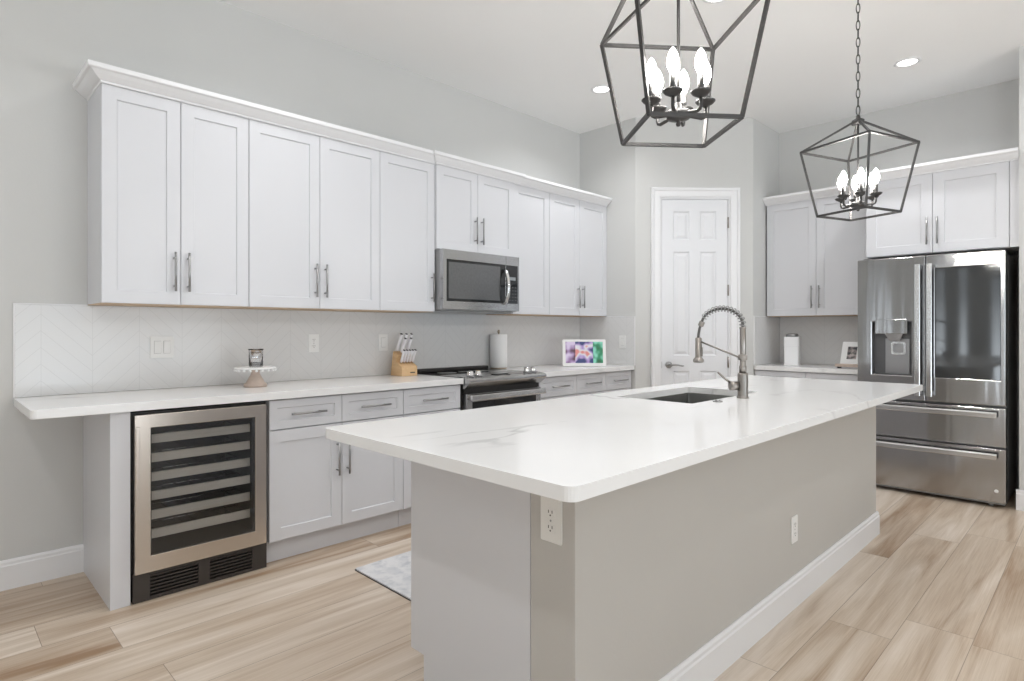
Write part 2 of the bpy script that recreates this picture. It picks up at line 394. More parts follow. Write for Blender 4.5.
# casing: mitred profile around the opening
def casing(parent):
    prof = [(0.0, 0.0), (0.0, -0.012), (0.012, -0.015), (0.055, -0.015), (0.062, -0.026), (0.078, -0.030), (0.084, -0.022), (0.084, 0.0)]
    rings = []
    for k, (px, pz) in enumerate(((DX0, 0), (DX0, DZ), (DX1, DZ), (DX1, 0))):
        sx = -1 if k < 2 else 1; up = 1 if k in (1, 2) else 0
        rings.append([(px+sx*o_, y, pz+up*o_) for o_, y in prof])
    MB().loops(rings).build('casing', trim_m, parent)
    mb = MB(); mb.box(DX0, DX0+0.015, 0.001, 0.1, 0, DZ-0.016); mb.box(DX1-0.015, DX1, 0.001, 0.1, 0, DZ-0.016); mb.box(DX0, DX1, 0.001, 0.1, DZ-0.015, DZ)
    mb.build('jamb', trim_m, parent)
casing(dr)
LX0, LX1, LZ = DX0+0.019, DX1-0.019, DZ-0.019
def panel_door(parent):
    Wd = LX1-LX0
    sti = 0.105; mid = 0.095
    pw = (Wd-2*sti-mid)/2
    cols = [(LX0+sti, LX0+sti+pw), (LX1-sti-pw, LX1-sti)]
    rows = [(0.22, 0.86), (1.0, 1.955), (2.06, 2.325)]
    holes = []
    mb = MB()
    f = lambda x, y, z: (x, z, y)
    for (a, b_) in cols:
        for (c, d) in rows: holes.append([(a, c), (b_, c), (b_, d), (a, d)])
    mb.prism([(LX0, 0.01), (LX1, 0.01), (LX1, LZ), (LX0, LZ)], 0.012, 0.046, holes, f=f)
    for (a, b_) in cols:
        for (c, d) in rows:
            rings = []
            for ins, y in ((0, 0.012), (0.010, 0.022), (0.018, 0.022), (0.042, 0.0135), (0.05, 0.0135)):
                rings.append([(a+ins, y, c+ins), (b_-ins, y, c+ins), (b_-ins, y, d-ins), (a+ins, y, d-ins)])
            mb.loops(rings, cap=False)
            v = [mb.bm.verts.new(p) for p in rings[-1]]; mb.bm.faces.new(v)
            v = [mb.bm.verts.new((p[0], 0.044, p[2])) for p in rings[0]]; mb.bm.faces.new(v)
    return mb.build('door_leaf', door_m, parent)
leaf = panel_door(dr)
for z in (0.25, 0.94, 1.60, 2.22):
    mb = MB(); mb.cyl((LX1+0.003, 0.004, z-0.05), (LX1+0.003, 0.004, z+0.05), 0.0075, 10); mb.box(LX1-0.002, LX1+0.012, 0.002, 0.011, z-0.045, z+0.045)
    mb.build('hinge', nickel_m, leaf)
mb = MB(); lx, lz = LX0+0.065, 0.915
mb.lathe([(0.0005, -0.0), (0.031, 0.0), (0.031, 0.006), (0.024, 0.012), (0.0005, 0.012)], M=Matrix.Translation((lx, 0.012, lz)) @ Matrix.Rotation(R(90), 4, 'X'))
mb.cyl((lx, 0.004, lz), (lx, -0.045, lz), 0.010, 14)
mb.tube([(lx-0.005, -0.043, lz), (lx+0.03, -0.046, lz+0.004), (lx+0.07, -0.044, lz+0.001), (lx+0.115, -0.04, lz-0.008), (lx+0.125, -0.038, lz-0.006)], [0.010, 0.0095, 0.008, 0.0065, 0.004], 10)
mb.build('lever_handle', pull_m, leaf)
mb = MB(); mb.box(LX0-0.003, LX0+0.002, 0.009, 0.02, lz-0.03, lz+0.03); mb.build('latch_plate', pull_m, leaf)

# ------------------------------------------------------------------ cabinets (local: front faces -y at y=0, x to the right, z up)
def shaker(mb, x0, x1, z0, z1, st=0.062, y=0.0, t=0.019, dep=0.008):
    rings = [[(x0, y+t, z0), (x1, y+t, z0), (x1, y+t, z1), (x0, y+t, z1)]]
    for ins, yy in ((0, y+0.0015), (0.0015, y), (st, y), (st+0.003, y+dep)):
        rings.append([(x0+ins, yy, z0+ins), (x1-ins, yy, z0+ins), (x1-ins, yy, z1-ins), (x0+ins, yy, z1-ins)])
    mb.loops(rings)
    return mb
def pull(c, vertical, parent, L_=0.20, m_=None):
    """bar pull standing on two posts, on the plane y=0"""
    x, z = c; mb = MB(); h = L_/2
    d = (0, 0, 1) if vertical else (1, 0, 0)
    P = lambda s_, y: (x+d[0]*s_, y, z+d[2]*s_)
    mb.cyl(P(-h, -0.032), P(h, -0.032), 0.006, 12)
    for s_ in (-h*0.72, h*0.72): mb.cyl(P(s_, -0.0002), P(s_, -0.032), 0.0045, 10)
    return mb.build('handle', m_ or pull_m, parent)
GAP = 0.0015
def door(root, x0, x1, z0, z1, side, zt=None, L_=0.20, st=0.062):
    d = shaker(MB(), x0+GAP, x1-GAP, z0+GAP, z1-GAP, st).build('door', cab_m, root)
    if side:
        hx = x0+0.032 if side == 'L' else x1-0.032
        pull((hx, zt), True, d, L_)
    return d
def drawer(root, x0, x1, z0, z1, st=0.042, L_=0.20):
    d = shaker(MB(), x0+GAP, x1-GAP, z0+GAP, z1-GAP, st).build('drawer', cab_m, root)
    pull(((x0+x1)/2, (z0+z1)/2), False, d, L_)
    return d
def upper(label, loc, rot, W, z1, depth, doors, group, hz, bottom=maple_m, st=0.062):
    z0 = loc[2]; H = z1-z0
    r = thing('wall_cabinet', label, 'cabinet', loc, rot, group)
    mb = MB(); mb.box(0.0008, W-0.0008, 0.0215, depth-0.001, 0.004, H); mb.build('body', cab_m, r)
    MB().box(0.002, W-0.002, 0.023, depth-0.002, 0, 0.0038).build('underside', bottom, r)
    for (a, b_, s_) in doors: door(r, a, b_, 0.002, H, s_, hz, st=st)
    return r
GU = 'white shaker wall cabinets above the range counter'
Z0, Z1 = 1.362, 2.411
def uz(x): return 0.17
upper('white double door wall cabinet at the far left end, above the wine cooler', (0.61, 3.38, Z0), 0, 0.688, Z1, 0.33, [(0, 0.344, 'R'), (0.344, 0.688, 'L')], GU, 0.17)
upper('white double door wall cabinet, second from the left, above the counter drawers', (1.2985, 3.38, Z0), 0, 0.842, Z1, 0.33, [(0, 0.421, 'R'), (0.421, 0.842, 'L')], GU, 0.17)
upper('white single door wall cabinet just left of the microwave', (2.141, 3.38, Z0), 0, 0.450, Z1, 0.33, [(0, 0.450, 'R')], GU, 0.17)
upper('short white double door wall cabinet directly above the microwave', (2.592, 3.362, 1.8105), 0, 0.781, Z1, 0.348, [(0, 0.39, 'R'), (0.39, 0.781, 'L')], GU, 0.165, cab_m)
upper('white single door wall cabinet without a handle, just right of the microwave', (3.374, 3.38, Z0), 0, 0.44, Z1, 0.33, [(0, 0.44, None)], GU, 0.17)
upper('white double door wall cabinet in the corner, above the photo screen', (3.815, 3.38, Z0), 0, 0.823, Z1, 0.33, [(0, 0.4115, 'R'), (0.4115, 0.823, 'L')], GU, 0.17)
GR = 'white shaker wall cabinets on the refrigerator wall'
upper('white double door wall cabinet left of the refrigerator, above the photo card', (5.69, 2.295, Z0), R(-90), 0.882, Z1, 0.339, [(0, 0.438, 'R'), (0.438, 0.882, 'L')], GR, 0.17)
fc = upper('deep white double door cabinet above the refrigerator', (5.37, 1.378, 1.812), R(-90), 0.885, Z1, 0.659, [(0, 0.441, 'R'), (0.441, 0.885, 'L')], GR, 0.165, cab_m, st=0.07)
MB().box(0.886, 0.9365, 0.004, 0.30, 0, Z1-1.812).build('filler_strip', cab_m, fc)

# crown mouldings, one continuous length on each run
def offset_path(path, o_):
    out = []
    n = len(path)
    for i, p in enumerate(path):
        p = Vector(p)
        ns = []
        if i > 0: d = (p-Vector(path[i-1])).normalized(); ns.append(Vector((d.y, -d.x)))
        if i < n-1: d = (Vector(path[i+1])-p).normalized(); ns.append(Vector((d.y, -d.x)))
        if len(ns) == 1: q = p+ns[0]*o_
        else:
            b_ = (ns[0]+ns[1]).normalized(); q = p+b_*(o_/max(0.3, b_.dot(ns[0])))
        out.append(q)
    return out
CP = [(-0.012, 0), (0.004, 0), (0.006, 0.010), (0.014, 0.014), (0.036, 0.030), (0.050, 0.044), (0.060, 0.046), (0.064, 0.050), (0.064, 0.070), (-0.012, 0.070)]
def crown(path, label):
    mb = MB()
    offs = [offset_path(path, o_) for o_, z in CP]
    mb.loops([[(offs[k][i].x, offs[k][i].y, CP[k][1]) for k in range(len(CP))] for i in range(len(path))])
    o = mb.build('crown_molding', trim_m, loc=(0, 0, Z1+0.0003))
    tag(o, label, 'crown molding', 'crown moldings on the wall cabinets')
    return o
crown([(0.612, YW-0.001), (0.612, 3.38), (2.592, 3.38), (2.592, 3.362), (3.373, 3.362), (3.373, 3.38), (4.638, 3.38)], 'long white crown molding along the tops of the cabinets over the range wall')
crown([(5.69, 2.308), (5.69, 1.378), (5.37, 1.378), (5.37, 0.442)], 'white crown molding topping the cabinets on the refrigerator wall')

# base cabinets
ZT = 0.871; YB = 3.098
def base(label, loc, rot, W, depth, fronts, group, name='base_cabinet', kick=0.055):
    r = thing(name, label, 'cabinet', loc, rot, group)
    MB().box(0.0008, W-0.0008, 0.0215, depth-0.001, 0.118, ZT).build('body', cab_m, r)
    MB().box(0.0008, W-0.0008, kick, depth-0.001, 0.0, 0.117).build('toe_kick', cab_m, r)
    for f in fronts:
        if f[0] == 'dr': drawer(r, *f[1:5], L_=f[5] if len(f) > 5 else 0.20)
        else: door(r, *f[1:5], f[5], f[6] if len(f) > 6 else 0.50)
    return r
GB = 'white shaker base cabinets under the range wall counter'
ZD = 0.708
W1 = 0.836
base('white base cabinet with two drawers and two doors, right of the wine cooler', (1.293, YB, 0), 0, W1, 0.61,
     [('dr', 0, W1/2, ZD, 0.866), ('dr', W1/2, W1, ZD, 0.866), ('do', 0, W1/2, 0.12, ZD-0.003, 'R', 0.515), ('do', W1/2, W1, 0.12, ZD-0.003, 'L', 0.515)], GB)
base('narrow white base cabinet with one drawer, just left of the range', (2.130, YB, 0), 0, 0.462, 0.61,
     [('dr', 0, 0.462, ZD, 0.866), ('do', 0, 0.462, 0.12, ZD-0.003, 'R', 0.515)], GB)
base('narrow white base cabinet with one drawer, just right of the range', (3.376, YB, 0), 0, 0.460, 0.61,
     [('dr', 0, 0.460, ZD, 0.866), ('do', 0, 0.460, 0.12, ZD-0.003, 'L', 0.515)], GB)
W2 = 0.79
rc = base('white corner base cabinet with two drawers beneath the photo screen', (3.837, YB, 0), 0, W2, 0.61,
     [('dr', 0, W2/2, ZD, 0.866), ('dr', W2/2, W2, ZD, 0.866), ('do', 0, W2/2, 0.12, ZD-0.003, 'R', 0.515), ('do', W2/2, W2, 0.12, ZD-0.003, 'L', 0.515)], GB)
# end panel left of the wine cooler (supports the counter end)
t = thing('end_panel', 'white upright panel carrying the counter, left of the wine cooler', 'panel', (0.592, YB, 0))
MB().box(0, 0.077, 0, 0.018, 0, ZT).build('front_stile', cab_m, t, bevel=0.001)
MB().box(0.001, 0.076, 0.0185, 0.611, 0, ZT).build('side_panel', cab_m, t)
GRB = 'white base cabinets on the refrigerator wall'
base('white base cabinet in the pantry corner under the white canister', (5.447, 2.306, 0), R(-90), 0.443, 0.58,
     [('dr', 0, 0.443, ZD, 0.866), ('do', 0, 0.443, 0.12, ZD-0.003, 'R', 0.515)], GRB)
base('white base cabinet beside the refrigerator under the photo card', (5.447, 1.862, 0), R(-90), 0.430, 0.58,
     [('dr', 0, 0.430, ZD, 0.866), ('do', 0, 0.430, 0.12, ZD-0.003, 'L', 0.515)], GRB)

# worktops
CT0, CT1 = 0.8715, 0.910
tag(MB().prism(rrect(0.316, 2.597, 3.072, YW-0.0095, 0.02, 4, (1, 0, 0, 0)), CT0, CT1).build('countertop', quartz_m, bevel=0.002),
    'long white quartz worktop left of the range, overhanging at its left end', 'countertop')
tag(MB().prism(rrect(3.371, 4.631, 3.066, YW-0.0095, 0.02, 4, (0, 0, 0, 0)), CT0, CT1).build('countertop', quartz_m, bevel=0.002),
    'short white quartz worktop right of the range, carrying the photo screen', 'countertop')
tag(MB().prism(rrect(5.425, XR-0.0095, 1.428, 2.301, 0.02, 4, (0, 0, 0, 0)), CT0, CT1).build('countertop', quartz_m, bevel=0.002),
    'white quartz worktop beside the refrigerator, carrying the white canister', 'countertop')

# tiled backsplashes (trim of the room)
def splash(name, x0, x1, y0, y1, m_, strips):
    o = struct(MB().box(x0, x1, y0, y1, CT1+0.001, 1.360).build(name, m_))
    for s_ in strips: MB().box(*s_).build('edge_strip', trim_m, o)
splash('trim_1', 0.322, 4.631, YW-0.008, YW-0.0003, tile_x, [(0.316, 0.3215, YW-0.010, YW-0.0003, CT1+0.001, 1.365), (0.322, 0.609, YW-0.010, YW-0.0003, 1.3605, 1.365)])
splash('trim_2', 4.632, 4.6397, 3.070, YW-0.010, tile_y, [(4.630, 4.6397, 3.064, 3.0695, CT1+0.001, 1.365), (4.630, 4.6397, 3.070, 3.379, 1.3605, 1.365)])
splash('trim_3', 5.436, 6.021, 2.302, 2.3097, tile_x, [(5.4295, 5.4355, 2.300, 2.3097, CT1+0.001, 1.365), (5.436, 5.69, 2.300, 2.3097, 1.3605, 1.365)])
splash('trim_4', 6.022, 6.0297, 1.425, 2.301, tile_y, [])

# ------------------------------------------------------------------ island
IX0, IX1, IY0, IY1 = 1.231, 4.11, 1.0, 1.743
isl = thing('kitchen_island', 'long kitchen island with greige back wall and white cabinets facing the range', 'kitchen island', (0, 0, 0))
IT = 0.8795
MB().box(IX0+0.001, IX1, IY0, IY0+0.164, 0, IT).build('back_wall', knee_m, isl, bevel=0.003)
# white end panel with a toe notch towards the aisle
f = lambda x, y, z: (z, x, y)
MB().prism([(IY0+0.165, 0), (1.668, 0), (1.668, 0.115), (IY1, 0.115), (IY1, IT), (IY0+0.165, IT)], IX0, IX0+0.019, f=f).build('end_panel', cab_m, isl)
MB().prism([(IY0+0.165, 0), (1.668, 0), (1.668, 0.115), (IY1, 0.115), (IY1, IT), (IY0+0.165, IT)], IX1-0.019, IX1, f=f).build('end_panel', cab_m, isl)
mb = MB()
mb.box(IX0+0.02, 2.33, IY0+0.165, IY1-0.022, 0.118, IT); mb.box(3.16, IX1-0.02, IY0+0.165, IY1-0.022, 0.118, IT)
mb.box(2.33, 3.16, IY1-0.03, IY1-0.022, 0.118, IT); mb.box(2.33, 3.16, IY0+0.165, IY0+0.175, 0.118, IT); mb.box(2.33, 3.16, IY0+0.175, IY1-0.03, 0.118, 0.135)
mb.build('carcass', cab_m, isl)
MB().box(IX0+0.02, IX1-0.02, IY0+0.165, 1.66, 0, 0.117).build('toe_kick', cab_m, isl)
pr = [(0, 0), (-0.015, 0), (-0.015, 0.108), (-0.011, 0.114), (-0.011, 0.126), (-0.005, 0.135), (0, 0.135)]
mb = MB(); mb.loops([[(x, IY0-0.0004+y, z) for (y, z) in pr] for x in (IX0+0.001, IX1+0.015)])
mb.loops([[(IX1+0.0004-y, yy, z) for (y, z) in pr] for yy in (IY0-0.0004, IY0+0.164)])
mb.build('skirting', trim_m, isl)
# aisle fronts: build facing +y with a turned helper
fr = []
xs = [IX0+0.02, 1.70, 2.14, 2.75, 3.36, 3.73, IX1-0.02]
for i in range(6):
    a, b_ = xs[i], xs[i+1]
    X = IX1+IX0
    if i in (2, 3):
        d = shaker(MB(), GAP, b_-a-GAP, 0.12, 0.866).build('door', cab_m, isl, loc=(b_, IY1, 0), rot=(0, 0, PI))
        pull((0.032 if i == 2 else (b_-a)-0.032, 0.70), True, d)
    else:
        for (c, e) in ((0.708, 0.866), (0.415, 0.705), (0.12, 0.412)):
            d = shaker(MB(), GAP, b_-a-GAP, c+GAP, e-GAP, 0.045).build('drawer', cab_m, isl, loc=(b_, IY1, 0), rot=(0, 0, PI))
            pull(((b_-a)/2, (c+e)/2-0.03), False, d)
# island worktop with sink cut-out
SX0, SX1, SY0, SY1 = 2.385, 3.09, 1.285, 1.685
tag(MB().prism(rrect(0.94, 4.18, 0.772, 1.83, 0.028, 6), 0.8805, 0.914, [rrect(SX0, SX1, SY0, SY1, 0.012, 3)]).build('island_countertop', quartz_m, bevel=0.003),
    'large white quartz island worktop with faint grey veins and a sink cut-out', 'countertop')
# undermount sink
sk = thing('sink', 'stainless steel undermount sink set into the island worktop', 'sink', ((SX0+SX1)/2, (SY0+SY1)/2, 0.656))
mb = MB(); hx, hy = (SX1-SX0)/2+0.006, (SY1-SY0)/2+0.006
rings = []
for (ins, z, r_) in ((-0.02, 0.223, 0.02), (0, 0.223, 0.012), (0.0, 0.222, 0.012), (0.004, 0.02, 0.014), (0.03, 0.006, 0.02)):
    rings.append([(x, y, z) for x, y in rrect(-hx+ins, hx-ins, -hy+ins, hy-ins, r_, 4)])
mb.loops(rings[1:], cap=False)
V = [mb.bm.verts.new(p) for p in rings[-1]]; mb.bm.faces.new(V)
mb.loops([rings[0], rings[1]], cap=False)
bas = mb.build('basin', sink_m, sk)
sol = bas.modifiers.new('s', 'SOLIDIFY'); sol.thickness = 0.0012; sol.offset = 1
mb = MB(); mb.lathe([(0.001, 0.009), (0.02, 0.008), (0.04, 0.010), (0.045, 0.008), (0.045, 0.0065)]); mb.build('drain', chrome_m, sk)

# spring faucet
FX, FY, FZ = 2.752, 1.222, 0.914
black_hose = mottle(mat('grey_hose', (0.14, 0.135, 0.13), 0.35, 0.6), 30, 0.05)
fa = thing('faucet', 'brushed nickel spring neck pull-down faucet standing behind the island sink', 'faucet', (FX, FY, FZ))
mb = MB(); mb.lathe([(0.001, 0), (0.027, 0), (0.028, 0.004), (0.0245, 0.008), (0.0235, 0.012), (0.0235, 0.110), (0.0215, 0.118), (0.001, 0.118)]); mb.build('base', nickel_m, fa)
mb = MB(); mb.lathe([(0.001, 0.1185), (0.0165, 0.1185), (0.0165, 0.150), (0.0135, 0.155), (0.0135, 0.325), (0.0155, 0.328), (0.0155, 0.335), (0.001, 0.335)])
mb.lathe([(0.0138, 0.178), (0.021, 0.180), (0.021, 0.204), (0.0138, 0.206)])
mb.build('column', nickel_m, fa)
SP = 0.225    # spout reach towards +y
arc = [(0, 0, 0.335)]
for i in range(0, 25):
    a = PI - PI*i/24*0.93
    arc.append((0, SP/2*0.93 + SP/2*0.93*math.cos(a) , 0.345 + 0.080*math.sin(a)))
arc += [(0, SP-0.006, 0.33), (0, SP, 0.30), (0, SP+0.004, 0.265)]
mb = MB(); mb.tube(arc, 0.0065, 10); mb.build('hose', black_hose, fa)
# coil wound around the hose over the arch
def along(path, n):
    P = [Vector(p) for p in path]; d = [0]
    for a, b_ in zip(P, P[1:]): d.append(d[-1]+(b_-a).length)
    out = []
    for k in range(n):
        s_ = d[-1]*k/(n-1); i = max(j for j in range(len(d)-1) if d[j] <= s_+1e-9)
        tt = (s_-d[i])/(d[i+1]-d[i]); out.append((P[i].lerp(P[i+1], tt), (P[i+1]-P[i]).normalized()))
    return out
coil = []
turns = 15; N_ = turns*12
for k, (p, tg_) in enumerate(along(arc[:24], N_)):
    side = Vector((1, 0, 0)); nn = side.cross(tg_)
    a = 2*PI*k/12
    coil.append(p + (side*math.cos(a)+nn*math.sin(a))*0.0140)
mb = MB(); mb.tube(coil, 0.0027, 6); mb.build('spring', pull_m, fa)
mb = MB()
mb.lathe([(0.001, -0.012), (0.013, -0.012), (0.014, -0.008), (0.014, 0.008), (0.013, 0.012), (0.001, 0.012)], M=Matrix.Translation((0, SP-0.0155, 0.352)) @ Matrix.Rotation(R(25), 4, 'X'), seg=18)
mb.build('spring_collar', nickel_m, fa)
mb = MB(); mb.lathe([(0.001, 0.283), (0.013, 0.283), (0.016, 0.279), (0.016, 0.188), (0.0185, 0.182), (0.026, 0.174), (0.026, 0.162), (0.022, 0.159), (0.001, 0.159)], c=(0, SP, 0))
mb.box(-0.005, 0.005, SP-0.020, SP-0.015, 0.19, 0.235); mb.build('spray_head', nickel_m, fa)
mb = MB(); mb.cyl((0, 0.019, 0.192), (0, SP-0.015, 0.262), 0.0045, 10); mb.build('docking_arm', nickel_m, fa)
mb = MB(); lv = lambda d_, z_: (-0.709*d_, 0.706*d_, z_)
mb.cyl(lv(0.0245, 0.058), lv(0.062, 0.058), 0.021, 22); mb.tube([lv(0.052, 0.068), lv(0.085, 0.092), lv(0.118, 0.122)], [0.006, 0.005, 0.0045], 10)
mb.build('lever', nickel_m, fa)
mb = MB(); mb.lathe([(0.001, 0), (0.021, 0), (0.021, 0.003), (0.018, 0.005), (0.001, 0.005)])
mb.lathe([(0.001, 0.0055), (0.012, 0.0055), (0.012, 0.008), (0.001, 0.008)])
tag(mb.build('air_switch_button', pull_m, loc=(2.53, 1.238, 0.9141)), 'small round metal button on the island worktop beside the sink', 'button')

# ------------------------------------------------------------------ wine cooler
wc = thing('wine_cooler', 'built-in wine cooler with a glass door, wooden rack fronts and stainless frame', 'wine cooler', (0.676, 3.066, 0.0))
WW = 0.605
mb = MB(); mb.box(0, 0.02, 0.045, 0.60, 0.14, 0.860); mb.box(WW-0.02, WW, 0.045, 0.60, 0.14, 0.860); mb.box(0.02, WW-0.02, 0.045, 0.60, 0.840, 0.860); mb.box(0.02, WW-0.02, 0.045, 0.60, 0.14, 0.16); mb.box(0.02, WW-0.02, 0.58, 0.60, 0.16, 0.84)
mb.box(0.0, WW, 0.075, 0.60, 0.012, 0.14)
mb.build('body', black_m, wc)
gx0, gx1, gz0, gz1 = 0.066, WW-0.072, 0.212, 0.792
mb = MB(); f = lambda x, y, z: (x, z, y)
mb.prism([(0.003, 0.138), (WW-0.015, 0.138), (WW-0.015, 0.852), (0.003, 0.852)], 0, 0.042, [[(gx0, gz0), (gx1, gz0), (gx1, gz1), (gx0, gz1)]], f=f)
dd = mb.build('door', wine_steel_m, wc, bevel=0.002)
tg_ = mat('tinted_glass', (0.84, 0.87, 0.89), 0.02, trans=1.0, ior=1.5)
mottle(tg_, 3, 0.02)
MB().box(gx0, gx1, 0.004, 0.0075, gz0, gz1).build('glass_pane', tg_, dd)
mb = MB(); mb.box(gx0, gx0+0.004, 0.008, 0.04, gz0, gz1); mb.box(gx1-0.012, gx1, 0.008, 0.04, gz0, gz1); mb.box(gx0+0.004, gx1-0.012, 0.008, 0.04, gz0, gz0+0.004); mb.box(gx0+0.004, gx1-0.012, 0.008, 0.04, gz1-0.004, gz1)
mb.build('gasket', black_m, dd)
mb = MB(); mb.box(0.006, 0.022, -0.006, -0.0003, 0.20, 0.80); mb.build('handle', wine_steel_m, dd, bevel=0.002)
GHt = gz1-gz0
for k in range(6):
    zt_ = gz1-GHt*(0.068+0.1515*k)
    rk = MB().box(gx0-0.02, gx1+0.02, 0.052, 0.068, zt_-GHt*0.070, zt_).build('rack_front', rackwood_m, wc, bevel=0.002)
    mb = MB()
    for j in range(9):
        x = gx0-0.01+j*(gx1-gx0+0.02)/8
        mb.cyl((x, 0.069, zt_-0.03), (x, 0.55, zt_-0.03), 0.0028, 6)
    mb.cyl((gx0-0.025, 0.30, zt_-0.034), (gx1+0.025, 0.30, zt_-0.034), 0.003, 6)
    mb.build('rack_wires', chrome_m, rk)
mb = MB(); mb.box(0.002, WW-0.002, 0.03, 0.074, 0.002, 0.018); mb.box(0.002, WW-0.002, 0.03, 0.074, 0.116, 0.134)
for (a, b_) in ((0.002, 0.07), (0.275, 0.325), (0.53, WW-0.002)): mb.box(a, b_, 0.03, 0.074, 0.018, 0.116)
for (a, b_) in ((0.07, 0.275), (0.325, 0.53)):
    for k in range(6):
        z = 0.026+k*0.016; mb.box(a, b_, 0.034, 0.050, z, z+0.006)
mb.build('vent_grille', brownblack_m, wc)
MB().box(0.018, WW-0.03, 0.066, 0.074, 0.019, 0.115).build('dark_backing', slot_m, wc)

# ------------------------------------------------------------------ range
RX0 = 2.603; RW = 0.764
rg = thing('range', 'stainless slide-in electric range with a black glass cooktop', 'range', (RX0, 3.06, 0))
mb = MB(); mb.box(0.002, RW-0.002, 0.045, 0.62, 0.03, 0.895)
for x in (0.04, RW-0.06):
    for y in (0.09, 0.56): mb.cyl((x+0.01, y, 0), (x+0.01, y, 0.03), 0.014, 10)
mb.build('body', black_m, rg)
MB().prism(rrect(0.001, RW-0.001, 0.028, 0.61, 0.008, 3), 0.896, 0.914).build('cooktop', bglass_m, rg, bevel=0.002)
mb = MB()
for (x, y, r_) in ((0.2, 0.2, 0.09), (0.56, 0.2, 0.11), (0.2, 0.45, 0.075), (0.56, 0.45, 0.075), (0.38, 0.46, 0.05)):
    mb.lathe([(r_-0.002, 0.9143), (r_, 0.9143), (r_, 0.9146), (r_-0.002, 0.9146)], c=(x, y, 0), seg=40)
mb.build('burner_marking', mat('burner_ring_grey', (0.16, 0.16, 0.16), 0.3), rg)
MB().box(0.03, RW-0.03, 0.565, 0.625, 0.9145, 0.942).build('rear_vent_trim', black_m, rg, bevel=0.008, seg=3)
# control console: stainless lip that slopes under
f = lambda x, y, z: (z, x, y)
MB().prism([(0.085, 0.921), (0.085, 0.9155), (0.0275, 0.9155), (0.0275, 0.835), (0.012, 0.835), (-0.040, 0.876), (-0.046, 0.884), (-0.046, 0.896), (-0.036, 0.906)], 0.0, RW, f=f).build('control_console', steel_m, rg, bevel=0.001)
mb = MB(); mb.box(0.012, RW-0.012, 0.022, 0.044, 0.803, 0.834); mb.build('console_recess', black_m, rg)
kn = []
for x in (0.085, 0.158, RW-0.118, RW-0.050):
    k = MB(); k.lathe([(0.001, 0), (0.028, 0), (0.028, 0.006), (0.023, 0.009), (0.022, 0.026), (0.020, 0.029), (0.001, 0.029)], seg=22)
    k.box(-0.0035, 0.0035, -0.016, 0.016, 0.029, 0.034)
    k.build('knob', chrome_m, rg, loc=(x, 0.048, 0.921-0.0))
MB().box(0.30, 0.46, 0.032, 0.075, 0.9205, 0.9225).build('display', bglass_m, rg)
mb = MB(); f = lambda x, y, z: (x, z, y)
mb.prism([(0.012, 0.20), (RW-0.012, 0.20), (RW-0.012, 0.800), (0.012, 0.800)], 0.0, 0.043, [[(0.062, 0.30), (RW-0.062, 0.30), (RW-0.062, 0.745), (0.062, 0.745)]], f=f)
od = mb.build('oven_door', steel_m, rg, bevel=0.002)
MB().box(0.0622, RW-0.0622, 0.003, 0.03, 0.3002, 0.7448).build('oven_window', bglass_m, od)
mb = MB(); mb.box(0.012, RW-0.012, -0.060, -0.034, 0.758, 0.798); mb.box(0.03, 0.06, -0.034, -0.0003, 0.766, 0.790); mb.box(RW-0.06, RW-0.03, -0.034, -0.0003, 0.766, 0.790)
mb.build('handle', fr_handle_m, od, bevel=0.006)
MB().box(0.012, RW-0.012, 0.002, 0.043, 0.05, 0.192).build('storage_drawer', steel_m, rg, bevel=0.002)

# ------------------------------------------------------------------ microwave
mw = thing('microwave', 'stainless over-the-range microwave with black glass door mounted under a cabinet', 'microwave', (2.603, 3.300, 1.378))
MWW, MH = 0.759, 0.430
MB().box(0.002, MWW-0.002, 0.036, 0.405, 0.0, MH).build('body', grey_m, mw)
MB().box(0.03, MWW-0.03, 0.06, 0.38, -0.006, -0.0003).build('underside_vent', pull_m, mw)
f = lambda x, y, z: (x, z, y)
DWm = 0.615
mb = MB(); mb.prism([(0, 0.006), (DWm, 0.006), (DWm, MH), (0, MH)], 0, 0.034, [[(0.052, 0.062), (DWm-0.0, 0.062), (DWm-0.0, MH-0.078), (0.052, MH-0.078)]] if False else [[(0.030, 0.062), (DWm-0.004, 0.062), (DWm-0.004, MH-0.070), (0.030, MH-0.070)]], f=f)
md = mb.build('door', steel_m, mw, bevel=0.0015)
mwg = mottle(mat('microwave_glass', (0.09, 0.092, 0.095), 0.08, 0, spec=1.0), 60, 0.2)
wn_ = MB().box(0.0305, DWm-0.0045, 0.0015, 0.03, 0.0625, MH-0.0705).build('window', bglass_m, md)
MB().box(0.050, DWm-0.060, 0.0009, 0.00145, 0.082, MH-0.088).build('viewing_screen', mwg, wn_)
mb = MB(); zc_ = 0.19
mb.tube([(DWm-0.024, 0.0, zc_-0.125), (DWm-0.024, -0.028, zc_-0.115), (DWm-0.024, -0.048, zc_-0.06), (DWm-0.024, -0.054, zc_), (DWm-0.024, -0.048, zc_+0.06), (DWm-0.024, -0.028, zc_+0.115), (DWm-0.024, 0.0, zc_+0.125)], 0.0145, 12)
mb.build('handle', fr_handle_m, md)
mb = MB(); mb.box(DWm+0.002, MWW, 0, 0.034, 0.006, 0.0615); mb.box(DWm+0.002, MWW, 0, 0.034, MH-0.070, MH); mb.box(MWW-0.016, MWW, 0, 0.034, 0.0615, MH-0.070)
mb.build('control_frame', steel_m, mw)
cp = MB().box(DWm+0.002, MWW-0.0165, 0.0015, 0.034, 0.062, MH-0.0705).build('control_panel', bglass_m, mw)
mb = MB()
for rr in range(5):
    for cc in range(3): mb.box(DWm+0.035+cc*0.032, DWm+0.050+cc*0.032, 0.0008, 0.0014, 0.085+rr*0.025, 0.092+rr*0.025)
mb.build('keypad_marking', mat('keypad_grey', (0.07, 0.07, 0.07), 0.5), cp)
